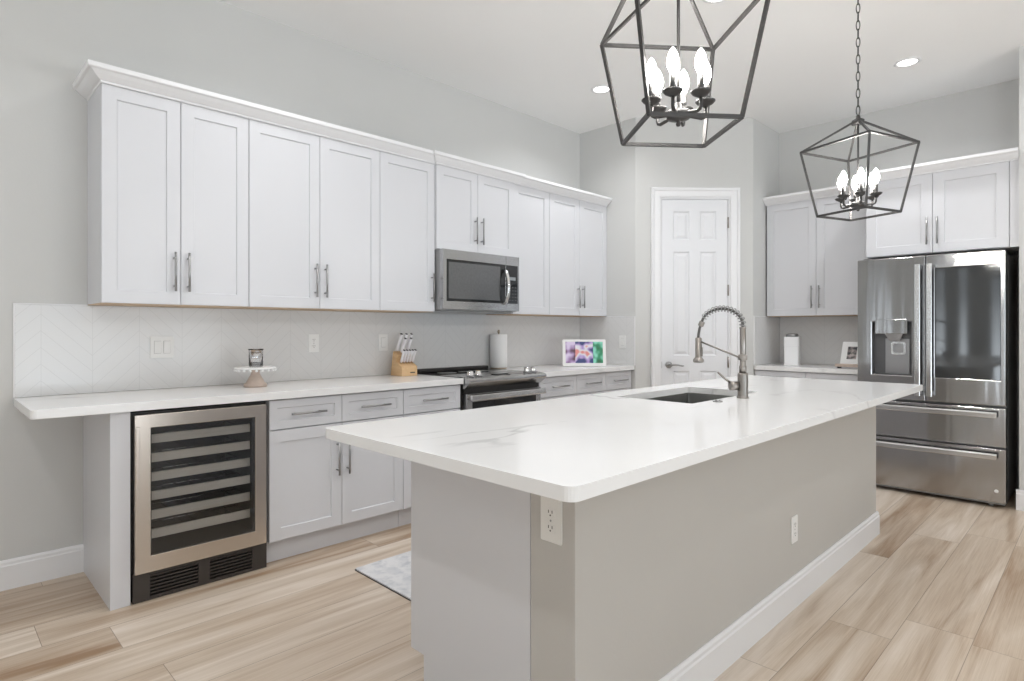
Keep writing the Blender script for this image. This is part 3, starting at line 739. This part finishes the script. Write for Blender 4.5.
dsp = MB().box(DWm+0.045, DWm+0.105, 0.0006, 0.0014, 0.245, 0.270).build('clock_display', mat('display_lit', (0.1, 0.1, 0.1), 0.3, emit=(0.7, 0.8, 0.85), estr=0.3), cp)

# ------------------------------------------------------------------ refrigerator (local: front -y, x to the right)
fg = thing('refrigerator', 'stainless french door refrigerator with ice dispenser and dark glass panel', 'refrigerator', (5.275, 1.414, 0), R(-90))
FW = 0.912
MB().box(0.006, FW-0.006, 0.095, 0.72, 0.025, 1.765).build('body', grey_m, fg)
mb = MB(); mb.box(0.03, FW-0.03, 0.05, 0.60, 1.766, 1.795); mb.build('hinge_cover', black_m, fg)
mb = MB(); mb.box(0.01, FW-0.01, 0.035, 0.0945, 0.022, 0.036)
for x in (0.06, FW-0.09): mb.cyl((x, 0.075, 0.0), (x, 0.075, 0.022), 0.016, 12)
mb.build('base_grille', grey_m, fg)
FS = 0.4525
ZS, ZM = 0.708, 0.418
def curved_front(x0, x1, z0, z1, depth, bulge=0.0, hole=None, name='door'):
    pass
# left door with dispenser recess
hx0, hx1, hz0, hz1 = 0.100, 0.366, 0.892, 1.300
f = lambda x, y, z: (x, z, y)
mb = MB(); mb.prism([(0.001, ZS), (FS-0.003, ZS), (FS-0.003, 1.787), (0.001, 1.787)], 0, 0.094, [[(hx0, hz0), (hx1, hz0), (hx1, hz1), (hx0, hz1)]], f=f)
ld = mb.build('door', fridge_m, fg, bevel=0.006, seg=3)
def flat_handle(parent, x, z0, z1):
    mb = MB(); mb.prism(rrect(x-0.019, x+0.019, -0.068, -0.046, 0.008, 4), z0, z1)
    mb.box(x-0.012, x+0.012, -0.048, -0.0003, z0+0.01, z0+0.035); mb.box(x-0.012, x+0.012, -0.048, -0.0003, z1-0.035, z1-0.01)
    return mb.build('handle', fr_handle_m, parent, bevel=0.002)
flat_handle(ld, FS-0.042, 0.75, 1.72)
dispm = mat('dispenser_grey', (0.16, 0.16, 0.165), 0.35, 0.6); mottle(dispm, 20, 0.03)
dispb = mat('dispenser_back', (0.40, 0.40, 0.41), 0.3, 0.8); mottle(dispb, 20, 0.03)
mb = MB(); f2 = [(hx0+0.0005, hz0+0.0005), (hx1-0.0005, hz0+0.0005), (hx1-0.0005, hz1-0.0005), (hx0+0.0005, hz1-0.0005)]
# niche liner (open box)
mb.box(hx0+0.0005, hx0+0.004, 0.006, 0.09, hz0+0.0005, hz1-0.0005); mb.box(hx1-0.004, hx1-0.0005, 0.006, 0.09, hz0+0.0005, hz1-0.0005)
mb.box(hx0+0.004, hx1-0.004, 0.006, 0.09, hz0+0.0005, hz0+0.004); mb.box(hx0+0.004, hx1-0.004, 0.006, 0.09, hz1-0.004, hz1-0.0005); mb.box(hx0+0.004, hx1-0.004, 0.086, 0.09, hz0+0.004, hz1-0.004)
dn = mb.build('dispenser_niche', dispm, ld)
MB().box(hx0+0.075, hx1-0.028, 0.072, 0.0855, hz0+0.005, 1.17).build('splash_plate', dispb, ld, bevel=0.003)
MB().box(hx0+0.022, hx1-0.030, -0.004, 0.06, 1.205, 1.318).build('control_block', fridge_m, ld, bevel=0.004)
mb = MB(); mb.loops([[(hx0+a, y, z) for (a, y) in ((0.085, 0.012), (0.205, 0.012), (0.205, 0.055), (0.085, 0.055))] for z in (1.2045,)]+[[(hx0+a, y, 1.150) for (a, y) in ((0.118, 0.022), (0.180, 0.022), (0.180, 0.05), (0.118, 0.05))]])
mb.build('spout', fr_handle_m, ld)
mb = MB(); mb.prism(rrect(hx0+0.118, hx0+0.215, 1.045, 1.145, 0.02, 4), 0.055, 0.066, [rrect(hx0+0.132, hx0+0.201, 1.06, 1.130, 0.012, 4)], f=f); mb.build('paddle', fr_handle_m, ld)
# right door with dark glass
mb = MB(); gxa, gxb, gza, gzb = 0.509, 0.882, 0.888, 1.688
mb.prism([(FS+0.003, ZS), (FW-0.001, ZS), (FW-0.001, 1.787), (FS+0.003, 1.787)], 0, 0.094, [[(gxa, gza), (gxb, gza), (gxb, gzb), (gxa, gzb)]], f=f)
rd = mb.build('door', fridge_m, fg, bevel=0.006, seg=3)
MB().box(gxa+0.0005, gxb-0.0005, 0.0015, 0.09, gza+0.0005, gzb-0.0005).build('glass_panel', mirrorglass_m, rd)
flat_handle(rd, FS+0.030, 0.75, 1.72)
mb = MB(); mb.prism(rrect(FS+0.021, FS+0.038, 1.245, 1.275, 0.004, 3), -0.0675, -0.0663, f=f); mb.build('emblem_plate', pull_m, rd)
# maker's letters as on the door
cu = bpy.data.curves.new('lettering', 'FONT'); cu.body = 'LG'; cu.size = 0.030; cu.extrude = 0.0004
tmp = bpy.data.objects.new('tmp', cu); COL.objects.link(tmp)
bpy.context.view_layer.update()
me = bpy.data.meshes.new_from_object(tmp.evaluated_get(bpy.context.evaluated_depsgraph_get()))
bpy.data.objects.remove(tmp)
lg = bpy.data.objects.new('lettering', me); COL.objects.link(lg); me.materials.clear(); me.materials.append(fr_handle_m)
lg.parent = rd; lg.location = (0.835, -0.0012, 1.735); lg.rotation_euler = (R(90), 0, 0)
mb = MB(); mb.lathe([(0.0075, -0.0008), (0.011, -0.0008), (0.011, 0.0), (0.0075, 0.0)], M=Matrix.Translation((0.816, -0.0004, 1.746)) @ Matrix.Rotation(R(90), 4, 'X')); mb.build('round_logo', fr_handle_m, rd)
# freezer drawers
def fdrawer(z0, z1, hz):
    d = MB().box(0.001, FW-0.001, 0, 0.094, z0, z1).build('freezer_drawer', fridge_m, fg, bevel=0.006, seg=3)
    mb = MB(); ya, yb = -0.068, -0.040
    mb.prism([(ya, hz-0.018), (yb, hz-0.022), (yb, hz+0.022), (ya+0.008, hz+0.022), (ya, hz+0.012)], 0.020, FW-0.045, f=lambda x, y, z: (z, x, y))
    for x in (0.05, FW-0.09): mb.box(x, x+0.025, -0.040, -0.0003, hz-0.012, hz+0.012)
    mb.build('handle', fr_handle_m, d, bevel=0.003)
fdrawer(ZM+0.005, ZS-0.016, 0.648)
fdrawer(0.040, ZM-0.006, 0.362)
for x in (0.86,):
    mb = MB(); mb.lathe([(0.001, 0), (0.012, 0), (0.012, 0.0012), (0.001, 0.0012)], M=Matrix.Translation((x, -0.0003, 0.12)) @ Matrix.Rotation(R(90), 4, 'X'), seg=18); mb.build('round_sticker', card_m, fg)

# ------------------------------------------------------------------ pendants
ZH, ZTOP, ZBOT = 2.33, 2.190, 1.842
def pendant(label, x, y, rot, turn=16):
    p = thing('pendant_lantern', label, 'pendant light', (x, y, 0), rot, 'dark iron lantern pendants above the island')
    wt, wb, b_ = 0.272, 0.192, 0.0105
    T = [(wt*math.cos(k*PI/2), wt*math.sin(k*PI/2), ZTOP) for k in range(4)]
    B = [(wb*math.cos(k*PI/2), wb*math.sin(k*PI/2), ZBOT) for k in range(4)]
    mb = MB()
    for k in range(4):
        mb.bar(T[k], T[(k+1) % 4], b_); mb.bar(B[k], B[(k+1) % 4], b_); mb.bar(T[k], B[k], b_)
        hub = (0.022*math.cos(k*PI/2), 0.022*math.sin(k*PI/2), ZH-0.006); mb.bar(T[k], hub, b_*0.9)
    mb.lathe([(0.001, ZH-0.018), (0.03, ZH-0.018), (0.03, ZH+0.002), (0.012, ZH+0.012), (0.008, ZH+0.03), (0.001, ZH+0.03)], seg=20)
    mb.build('cage', iron_m, p)
    mb = MB(); mb.cyl((0, 0, 1.8930), (0, 0, ZH-0.018), 0.005, 12)
    mb.lathe([(0.001, 1.8560), (0.006, 1.8580), (0.008, 1.8640), (0.005, 1.8700), (0.012, 1.8740), (0.034, 1.8800), (0.037, 1.8900), (0.034, 1.9020), (0.012, 1.9080), (0.009, 1.9280), (0.001, 1.9280)], seg=24)
    mb.build('center_stem', iron_m, p)
    ARM = 0.084
    for k in range(6):
        a = k*PI/3 - R(turn); c, s_ = math.cos(a), math.sin(a)
        P = lambda r_, z: (r_*c, r_*s_, z)
        mb = MB(); mb.tube([P(0.03, 1.8900), P(0.055, 1.8860), P(ARM-0.012, 1.8830), P(ARM-0.003, 1.8870), P(ARM, 1.8960), P(ARM, 1.9200)], 0.0055, 10)
        mb.lathe([(0.001, 1.9180), (0.008, 1.9190), (0.024, 1.9280), (0.030, 1.9350), (0.0295, 1.9370), (0.012, 1.9310), (0.001, 1.9310)], c=(ARM*c, ARM*s_, 0), seg=20)
        arm = mb.build('arm', iron_m, p)
        mb = MB(); mb.lathe([(0.001, 1.9310), (0.0095, 1.9310), (0.0095, 1.9860), (0.001, 1.9860)], c=(ARM*c, ARM*s_, 0), seg=14); mb.build('candle_sleeve', iron_m, arm)
        mb = MB(); mb.lathe([(0.001, 1.9865), (0.008, 1.9865), (0.010, 1.9940), (0.0165, 2.0100), (0.0175, 2.0200), (0.014, 2.0400), (0.007, 2.0560), (0.001, 2.0640)], c=(ARM*c, ARM*s_, 0), seg=16); mb.build('bulb', bulb_m, arm)
    # chain
    mb = MB(); z = ZH+0.028; k = 0
    while z < CEIL-0.04:
        pts = []; hl, hw = 0.026, 0.0085
        for j in range(17):
            a = 2*PI*j/16; u_ = math.cos(a)*hw; v_ = math.sin(a)*(hl)
            pts.append((u_, 0, z+hl+v_) if k % 2 == 0 else (0, u_, z+hl+v_))
        mb.tube(pts, 0.0026, 6, cap=False); z += 0.0445; k += 1
    mb.build('chain', iron_m, p)
    mb = MB(); mb.lathe([(0.001, CEIL-0.045), (0.008, CEIL-0.045), (0.010, CEIL-0.03), (0.055, CEIL-0.022), (0.065, CEIL-0.008), (0.065, CEIL-0.0005), (0.001, CEIL-0.0005)], seg=28); mb.build('ceiling_canopy', iron_m, p)
    return p
PY = 0.93
pendant('dark iron lantern pendant hanging nearest, with its cage cut by the picture top', 2.296*PY/1.3, PY, 1.655)
pendant('dark iron lantern pendant hanging farther back, in front of the refrigerator cabinets', 4.865*PY/1.3, PY, 2.009, 31)

# ------------------------------------------------------------------ recessed ceiling lights
def can(x, y, label, power=10):
    r = thing('recessed_light', label, 'ceiling light', (x, y, CEIL), 0, 'recessed ceiling lights')
    mb = MB(); mb.lathe([(0.062, -0.0005), (0.085, -0.0005), (0.085, -0.004), (0.064, -0.008), (0.062, -0.0005)], seg=32); mb.build('trim_ring', trim_m, r)
    mb = MB(); mb.lathe([(0.001, -0.001), (0.0615, -0.001), (0.0615, -0.003), (0.001, -0.003)], seg=32); mb.build('lens', can_m, r)
    l = bpy.data.lights.new('can_light', 'AREA'); l.shape = 'DISK'; l.size = 0.12; l.energy = power; l.color = (0.98, 0.985, 1.0); l.spread = R(140)
    o = bpy.data.objects.new('can_light', l); COL.objects.link(o); o.parent = r; o.location = (0, 0, -0.012)
    return r
can(3.90, 2.895, 'round recessed ceiling light seen through the nearest lantern, before the pantry')
can(5.08, 1.037, 'round recessed ceiling light near the chain of the farther lantern')
can(3.28, 1.61, 'round recessed ceiling light cut by the top edge of the picture')
for x, y in ((1.4, 2.6), (1.3, 0.4), (3.1, -0.6), (5.0, -1.2), (-0.6, 2.4), (-0.6, -0.2), (-2.4, 1.6), (-2.4, -1.6), (1.0, -2.6), (3.2, -2.8)):  # extra unseen ceiling lights, added to brighten the scene
    can(x, y, 'round recessed ceiling light outside the picture, added to brighten the room')

# ------------------------------------------------------------------ plates on the walls
def plate(name, label, cat, loc, rotz, w_, h_, kind, group=None, m_=plate_m):
    r = thing(name, label, cat, loc, rotz, group)
    MB().prism(rrect(-w_/2, w_/2, -h_/2, h_/2, 0.004, 3), -0.005, -0.0003, f=lambda x, y, z: (x, z, y)).build('cover_plate', m_, r, bevel=0.0015)
    if kind == 'outlet':
        for s_ in (-1, 1):
            mb = MB(); mb.prism(rrect(-0.0165, 0.0165, s_*0.021-0.014, s_*0.021+0.014, 0.006, 4), -0.0070, -0.0052, f=lambda x, y, z: (x, z, y)); so = mb.build('socket', m_, r)
            mb = MB()
            for x in (-0.0065, 0.0065): mb.box(x-0.0012, x+0.0012, -0.0076, -0.0071, s_*0.021+0.0, s_*0.021+0.008)
            mb.lathe([(0.0003, 0), (0.0025, 0), (0.0025, 0.0005), (0.0003, 0.0005)], M=Matrix.Translation((0, -0.0071, s_*0.021-0.006)) @ Matrix.Rotation(R(90), 4, 'X'), seg=10)
            mb.build('slot', slot_m, so)
        mb = MB(); mb.lathe([(0.0003, 0), (0.003, 0), (0.003, 0.001), (0.0003, 0.001)], M=Matrix.Translation((0, -0.0053, 0)) @ Matrix.Rotation(R(90), 4, 'X'), seg=10); mb.build('screw', pull_m, r)
    else:
        for x in ((-0.023, 0.023) if kind == 2 else (0,)):
            MB().box(x-0.0175, x+0.0175, -0.0056, -0.0052, -0.035, 0.035).build('switch_gap', mat('switch_gap_grey', (0.45, 0.45, 0.45), 0.6), r)
            f3 = lambda a, b_, z: (z, a, b_)
            MB().prism([(-0.0057, -0.033), (-0.0075, -0.033), (-0.0105, 0.033), (-0.0057, 0.033)], x-0.0160, x+0.0160, f=f3).build('rocker', m_, r)
    return r
ys = YW-0.0083
plate('light_switch', 'white double rocker light switch on the tiles above the wine cooler', 'light switch', (0.95, ys, 1.140), 0, 0.117, 0.118, 2)
plate('wall_outlet', 'white outlet on the tiles left of the knife block, above the drawers', 'outlet', (1.838, ys, 1.148), 0, 0.072, 0.118, 'outlet')
plate('light_switch', 'white single rocker switch on the tiles directly left of the knife block', 'light switch', (2.37, ys, 1.145), 0, 0.072, 0.118, 1)
plate('light_switch', 'white single rocker switch on the side tiles right of the photo screen', 'light switch', (4.6317, 3.195, 1.125), R(90) + R(180), 0.072, 0.118, 1)
tanm = mottle(mat('almond_plastic', (0.80, 0.79, 0.76), 0.35), 9, 0.01)
plate('wall_outlet', 'white outlet on the near end of the island, below the worktop corner', 'outlet', (IX0-0.0003+0.001, 1.082, 0.712), R(-90), 0.076, 0.120, 'outlet', None, tanm)
plate('wall_outlet', 'white outlet low on the long greige side of the island', 'outlet', (2.775, IY0-0.0003, 0.343), 0, 0.072, 0.118, 'outlet')

# ------------------------------------------------------------------ things on the worktops
ZC = CT1+0.0003
# cake stand and glass jar
c = (1.365, 3.46)
cs = thing('cake_stand', 'small white scalloped cake stand on a pale wooden pedestal, above the wine cooler', 'cake stand', (*c, ZC))
mb = MB(); mb.lathe([(0.001, 0), (0.060, 0), (0.063, 0.007), (0.060, 0.018), (0.048, 0.026), (0.044, 0.036), (0.026, 0.068), (0.021, 0.086), (0.028, 0.098), (0.034, 0.104), (0.001, 0.104)], seg=32); mb.build('pedestal', wood_m, cs)
mb = MB(); SG = 64; prof = [(0.001, 0.1045), (0.095, 0.1045), (0.108, 0.102), (0.110, 0.109), (0.098, 0.113), (0.001, 0.113)]
rings = []
for (r_, z) in prof:
    rings.append([((r_*(1+(0.05*abs(math.sin(8*2*PI*j/SG)) if r_ > 0.10 else 0)))*math.cos(2*PI*j/SG), (r_*(1+(0.05*abs(math.sin(8*2*PI*j/SG)) if r_ > 0.10 else 0)))*math.sin(2*PI*j/SG), z) for j in range(SG)])
mb.loops(rings, smooth=True)
for j in range(20):
    a = 2*PI*j/20; mb.lathe([(0.0005, -0.004), (0.008, 0.0), (0.009, 0.006), (0.0005, 0.012)], c=(0.107*math.cos(a), 0.107*math.sin(a), 0.092), seg=8)
mb.build('scalloped_plate', white_gloss, cs)
jr = thing('glass_jar', 'clear glass jar with a metallic liner standing on the cake stand', 'jar', (c[0]+0.002, c[1]-0.002, ZC+0.1135))
mb = MB(); mb.lathe([(0.001, 0.0), (0.034, 0.0), (0.038, 0.004), (0.038, 0.095), (0.043, 0.102), (0.0405, 0.102), (0.0355, 0.095), (0.0355, 0.008), (0.001, 0.008)], seg=36); mb.build('glass', vglass_m, jr)
mb = MB(); mb.lathe([(0.001, 0.0085), (0.033, 0.0085), (0.033, 0.094), (0.031, 0.094), (0.031, 0.012), (0.001, 0.012)], seg=36); mb.build('liner', chrome_m, jr)

# knife block, slanted, with white-handled knives
KR = R(-90)
kb = thing('knife_block', 'beech wood knife block standing against the tiles left of the range', 'knife block', (2.452, 3.548, ZC), KR)
# local: front -y towards viewer, knives lean towards +x
f = lambda x, y, z: (x, z, y)
mb = MB(); mb.prism([(-0.082, 0), (0.0587, 0), (0.0587, 0.0679), (-0.0185, 0.1035), (0.0025, 0.1489), (-0.052, 0.174)], -0.066, 0.066, f=f); kbb = mb.build('block', beech_m, kb, bevel=0.003)
MB().box(0.0590, 0.0600, 0.005, 0.045, 0.020, 0.028).build('maker_plate', slot_m, kb)
hand_m = mottle(mat('knife_handle_white', (0.80, 0.79, 0.82), 0.35), 20, 0.02)
kid = 0
def knife(x, z, y, L_, label, w_=0.0085, back=0):
    r = thing('kitchen_knife', label, 'knife', (0, 0, 0), 0, 'knives in the wooden block')
    r.matrix_world = Matrix.Translation(kb.location) @ Matrix.Rotation(KR, 4, 'Z') @ Matrix.Translation((x, y, z)) @ Matrix.Rotation(R(24.8), 4, 'Y')
    mb = MB(); mb.box(-0.011, 0.011, -0.0015, 0.0015, 0.0006, 0.012); mb.build('bolster', chrome_m, r)
    mb = MB(); rings = []
    for (zz, a, b_) in ((0.0122, 0.0105, w_*0.8), (0.03, 0.012, w_), (L_*0.6, 0.0105, w_*0.9), (L_, 0.013, w_), (L_+0.004, 0.010, w_*0.7)):
        rings.append([(a*math.cos(2*PI*j/12), b_*math.sin(2*PI*j/12), zz) for j in range(12)])
    mb.loops(rings, smooth=True); mb.build('knife_handle', hand_m, r)
    mb = MB(); mb.loops([[(0.0115*math.cos(2*PI*j/12), w_*0.85*math.sin(2*PI*j/12), zz) for j in range(12)] for zz in (L_+0.0042, L_+0.007)]); mb.build('end_cap', black_m, r)
import itertools
top_l = ['large white handled knife at the back of the block, %s' % s_ for s_ in ('leftmost of its row', 'middle of its row', 'rightmost of its row')]
for i, y in enumerate((-0.042, 0.0, 0.042)):
    knife(-0.0387, 0.1692, y, 0.135, top_l[i], 0.0105)
mid_l = ['white handled knife on the sloping step of the block, %s' % s_ for s_ in ('the left one', 'the right one')]
for i, y in enumerate((-0.024, 0.024)):
    knife(-0.0096, 0.1558, y, 0.115, mid_l[i], 0.010)
low_l = ['steak knife in the lower row of the block, %s' % s_ for s_ in ('leftmost', 'second from the left', 'middle one', 'second from the right', 'rightmost')]
for i, y in enumerate((-0.048, -0.024, 0.0, 0.024, 0.048)):
    knife(0.0178, 0.0870, y, 0.100, low_l[i], 0.0085)
# paper towels
pt = thing('paper_towel_holder', 'upright paper towel holder with a full white roll, right of the range', 'paper towel holder', (3.447, 3.623, ZC))
mb = MB(); mb.lathe([(0.001, 0), (0.068, 0), (0.070, 0.004), (0.066, 0.010), (0.001, 0.010)], seg=36); mb.lathe([(0.001, 0.0105), (0.006, 0.0105), (0.006, 0.298), (0.010, 0.303), (0.012, 0.313), (0.009, 0.324), (0.001, 0.327)], seg=16); mb.build('stand', mottle(mat('warm_metal', (0.45, 0.38, 0.30), 0.35, 0.9), 20, 0.05), pt)
mb = MB(); mb.lathe([(0.020, 0.012), (0.069, 0.012), (0.0715, 0.014), (0.0715, 0.286), (0.070, 0.288), (0.020, 0.288), (0.020, 0.012)], seg=44); mb.build('paper_roll', paper_m, pt)
# photo screen
sd = thing('photo_screen', 'white framed digital photo screen lit with colourful pictures, in the corner', 'digital frame', (4.050, 3.430, ZC), R(-45))
def tilt(o, a): o.rotation_euler = (a, 0, 0); return o
SW, SH = 0.385, 0.24
f = lambda x, y, z: (x, z, y)
mb = MB(); mb.prism(rrect(0, SW, 0, SH, 0.008, 4), 0, 0.016, [[(0.026, 0.028), (SW-0.026, 0.028), (SW-0.026, SH-0.020), (0.026, SH-0.020)]], f=f); fra = mb.build('frame', white_gloss, sd); tilt(fra, R(-9)); fra.location.z = 0.003
def screen_mat():
    m = mat('lit_screen', (0.02, 0.02, 0.02), 0.2); t, N, L, b = nt(m)
    tc = N.new('ShaderNodeTexCoord'); sx = N.new('ShaderNodeSeparateXYZ'); L.new(tc.outputs['Object'], sx.inputs[0])
    n1 = N.new('ShaderNodeTexNoise'); n1.inputs['Scale'].default_value = 12; n1.inputs['Detail'].default_value = 1; L.new(tc.outputs['Object'], n1.inputs['Vector'])
    cols = []
    for stops in (((0.36, (0.10, 0.03, 0.06)), (0.48, (0.42, 0.26, 0.52)), (0.6, (0.78, 0.66, 0.88))),
                  ((0.34, (0.85, 0.30, 0.28)), (0.42, (0.92, 0.90, 0.96)), (0.52, (0.50, 0.34, 0.72)), (0.62, (0.04, 0.06, 0.22))),
                  ((0.36, (0.02, 0.10, 0.04)), (0.5, (0.03, 0.34, 0.16)), (0.62, (0.30, 0.80, 0.62)))):
        cr = N.new('ShaderNodeValToRGB'); el = cr.color_ramp.elements
        el[0].position = stops[0][0]; el[0].color = (*stops[0][1], 1); el[1].position = stops[-1][0]; el[1].color = (*stops[-1][1], 1)
        for p_, c_ in stops[1:-1]: e = el.new(p_); e.color = (*c_, 1)
        L.new(n1.outputs['Fac'], cr.inputs[0]); cols.append(cr.outputs[0])
    prev = cols[0]
    for c_, thr in ((cols[1], 0.113), (cols[2], 0.272)):
        mx = N.new('ShaderNodeMix'); mx.data_type = 'RGBA'; L.new(fnode(N, L, 'GREATER_THAN', sx.outputs['X'], thr), mx.inputs[0]); L.new(prev, mx.inputs[6]); L.new(c_, mx.inputs[7]); prev = mx.outputs[2]
    L.new(prev, b.inputs['Emission Color']); b.inputs['Emission Strength'].default_value = 0.95
    return m
MB().box(0.0262, SW-0.0262, 0.003, 0.012, 0.0282, SH-0.0202).build('screen', screen_mat(), fra)
mb = MB(); mb.box(SW/2-0.03, SW/2+0.03, 0.036, 0.10, 0.0, 0.004); mb.box(SW/2-0.03, SW/2+0.03, 0.094, 0.10, 0.004, 0.02)
mb.loops([[(SW/2+a, y+0.0, z) for a in (-0.03, 0.03) for y in ((0.094, 0.100) if a < 0 else (0.100, 0.094))] for (z,) in ((0.02,),)] + [[(SW/2-0.03, 0.036, 0.12), (SW/2-0.03, 0.042, 0.12), (SW/2+0.03, 0.042, 0.12), (SW/2+0.03, 0.036, 0.12)]])
mb.build('rear_foot', white_gloss, sd)

# right counter: canister + photo card on a stand
cn = thing('canister', 'tall white square canister with a grey lid in the pantry corner', 'canister', (5.72, 2.073, ZC), R(-80))
mb = MB(); mb.prism(rrect(-0.062, 0.062, -0.058, 0.058, 0.012, 4), 0, 0.175); mb.prism(rrect(-0.064, 0.064, -0.060, 0.058, 0.012, 4), 0.1755, 0.262); mb.build('body', white_gloss, cn, bevel=0.003)
mb = MB(); mb.lathe([(0.001, 0.2625), (0.050, 0.2625), (0.054, 0.268), (0.052, 0.284), (0.044, 0.292), (0.001, 0.294)], seg=32); mb.build('lid', pull_m, cn)
pc = thing('card_stand', 'pale wooden stand with small dark feet holding a photo card, beside the refrigerator', 'stand', (5.60, 1.665, ZC), R(-90))
mb = MB(); mb.box(0.0, 0.21, -0.035, 0.035, 0.012, 0.026); mb.cyl((0.0, -0.020, 0.026), (0.21, -0.020, 0.026), 0.011, 12) ; mb.build('base', wood_m, pc)
mb = MB()
for x in (0.025, 0.185):
    for y in (-0.022, 0.022): mb.lathe([(0.001, 0), (0.010, 0), (0.011, 0.006), (0.010, 0.0118), (0.001, 0.0118)], c=(x, y, 0), seg=14)
mb.build('feet', black_m, pc)
pk = thing('photo_card', 'white card with a small portrait print, leaning on the wooden stand', 'photo card', (5.595, 1.635, ZC+0.0265), R(-90))
mb = MB(); mb.box(0, 0.165, 0, 0.004, 0, 0.215); ca = mb.build('card', card_m, pk, rot=(R(-24), 0, 0))
def print_mat():
    m = mat('portrait_print', (0.2, 0.2, 0.2), 0.5); t, N, L, b = nt(m)
    tc = N.new('ShaderNodeTexCoord'); n1 = N.new('ShaderNodeTexNoise'); n1.inputs['Scale'].default_value = 30
    L.new(tc.outputs['Object'], n1.inputs['Vector']); cr = N.new('ShaderNodeValToRGB')
    cr.color_ramp.elements[0].position = 0.4; cr.color_ramp.elements[0].color = (0.03, 0.035, 0.04, 1); cr.color_ramp.elements[1].position = 0.62; cr.color_ramp.elements[1].color = (0.45, 0.38, 0.36, 1)
    L.new(n1.outputs['Fac'], cr.inputs[0]); L.new(cr.outputs[0], b.inputs['Base Color']); return m
MB().box(0.045, 0.118, -0.0008, -0.0002, 0.055, 0.170).build('portrait_print', print_mat(), ca)

# rug in the aisle
rg_ = thing('rug', 'grey and white distressed runner rug on the floor between island and cabinets', 'rug', (1.587, 1.98, 0.0))
MB().prism(rrect(0, 1.9, 0, 0.76, 0.01, 2), 0.0035, 0.009).build('pile', rug_m, rg_)
MB().prism(rrect(-0.004, 1.904, -0.004, 0.764, 0.01, 2), 0.0003, 0.0034).build('backing', slot_m, rg_)
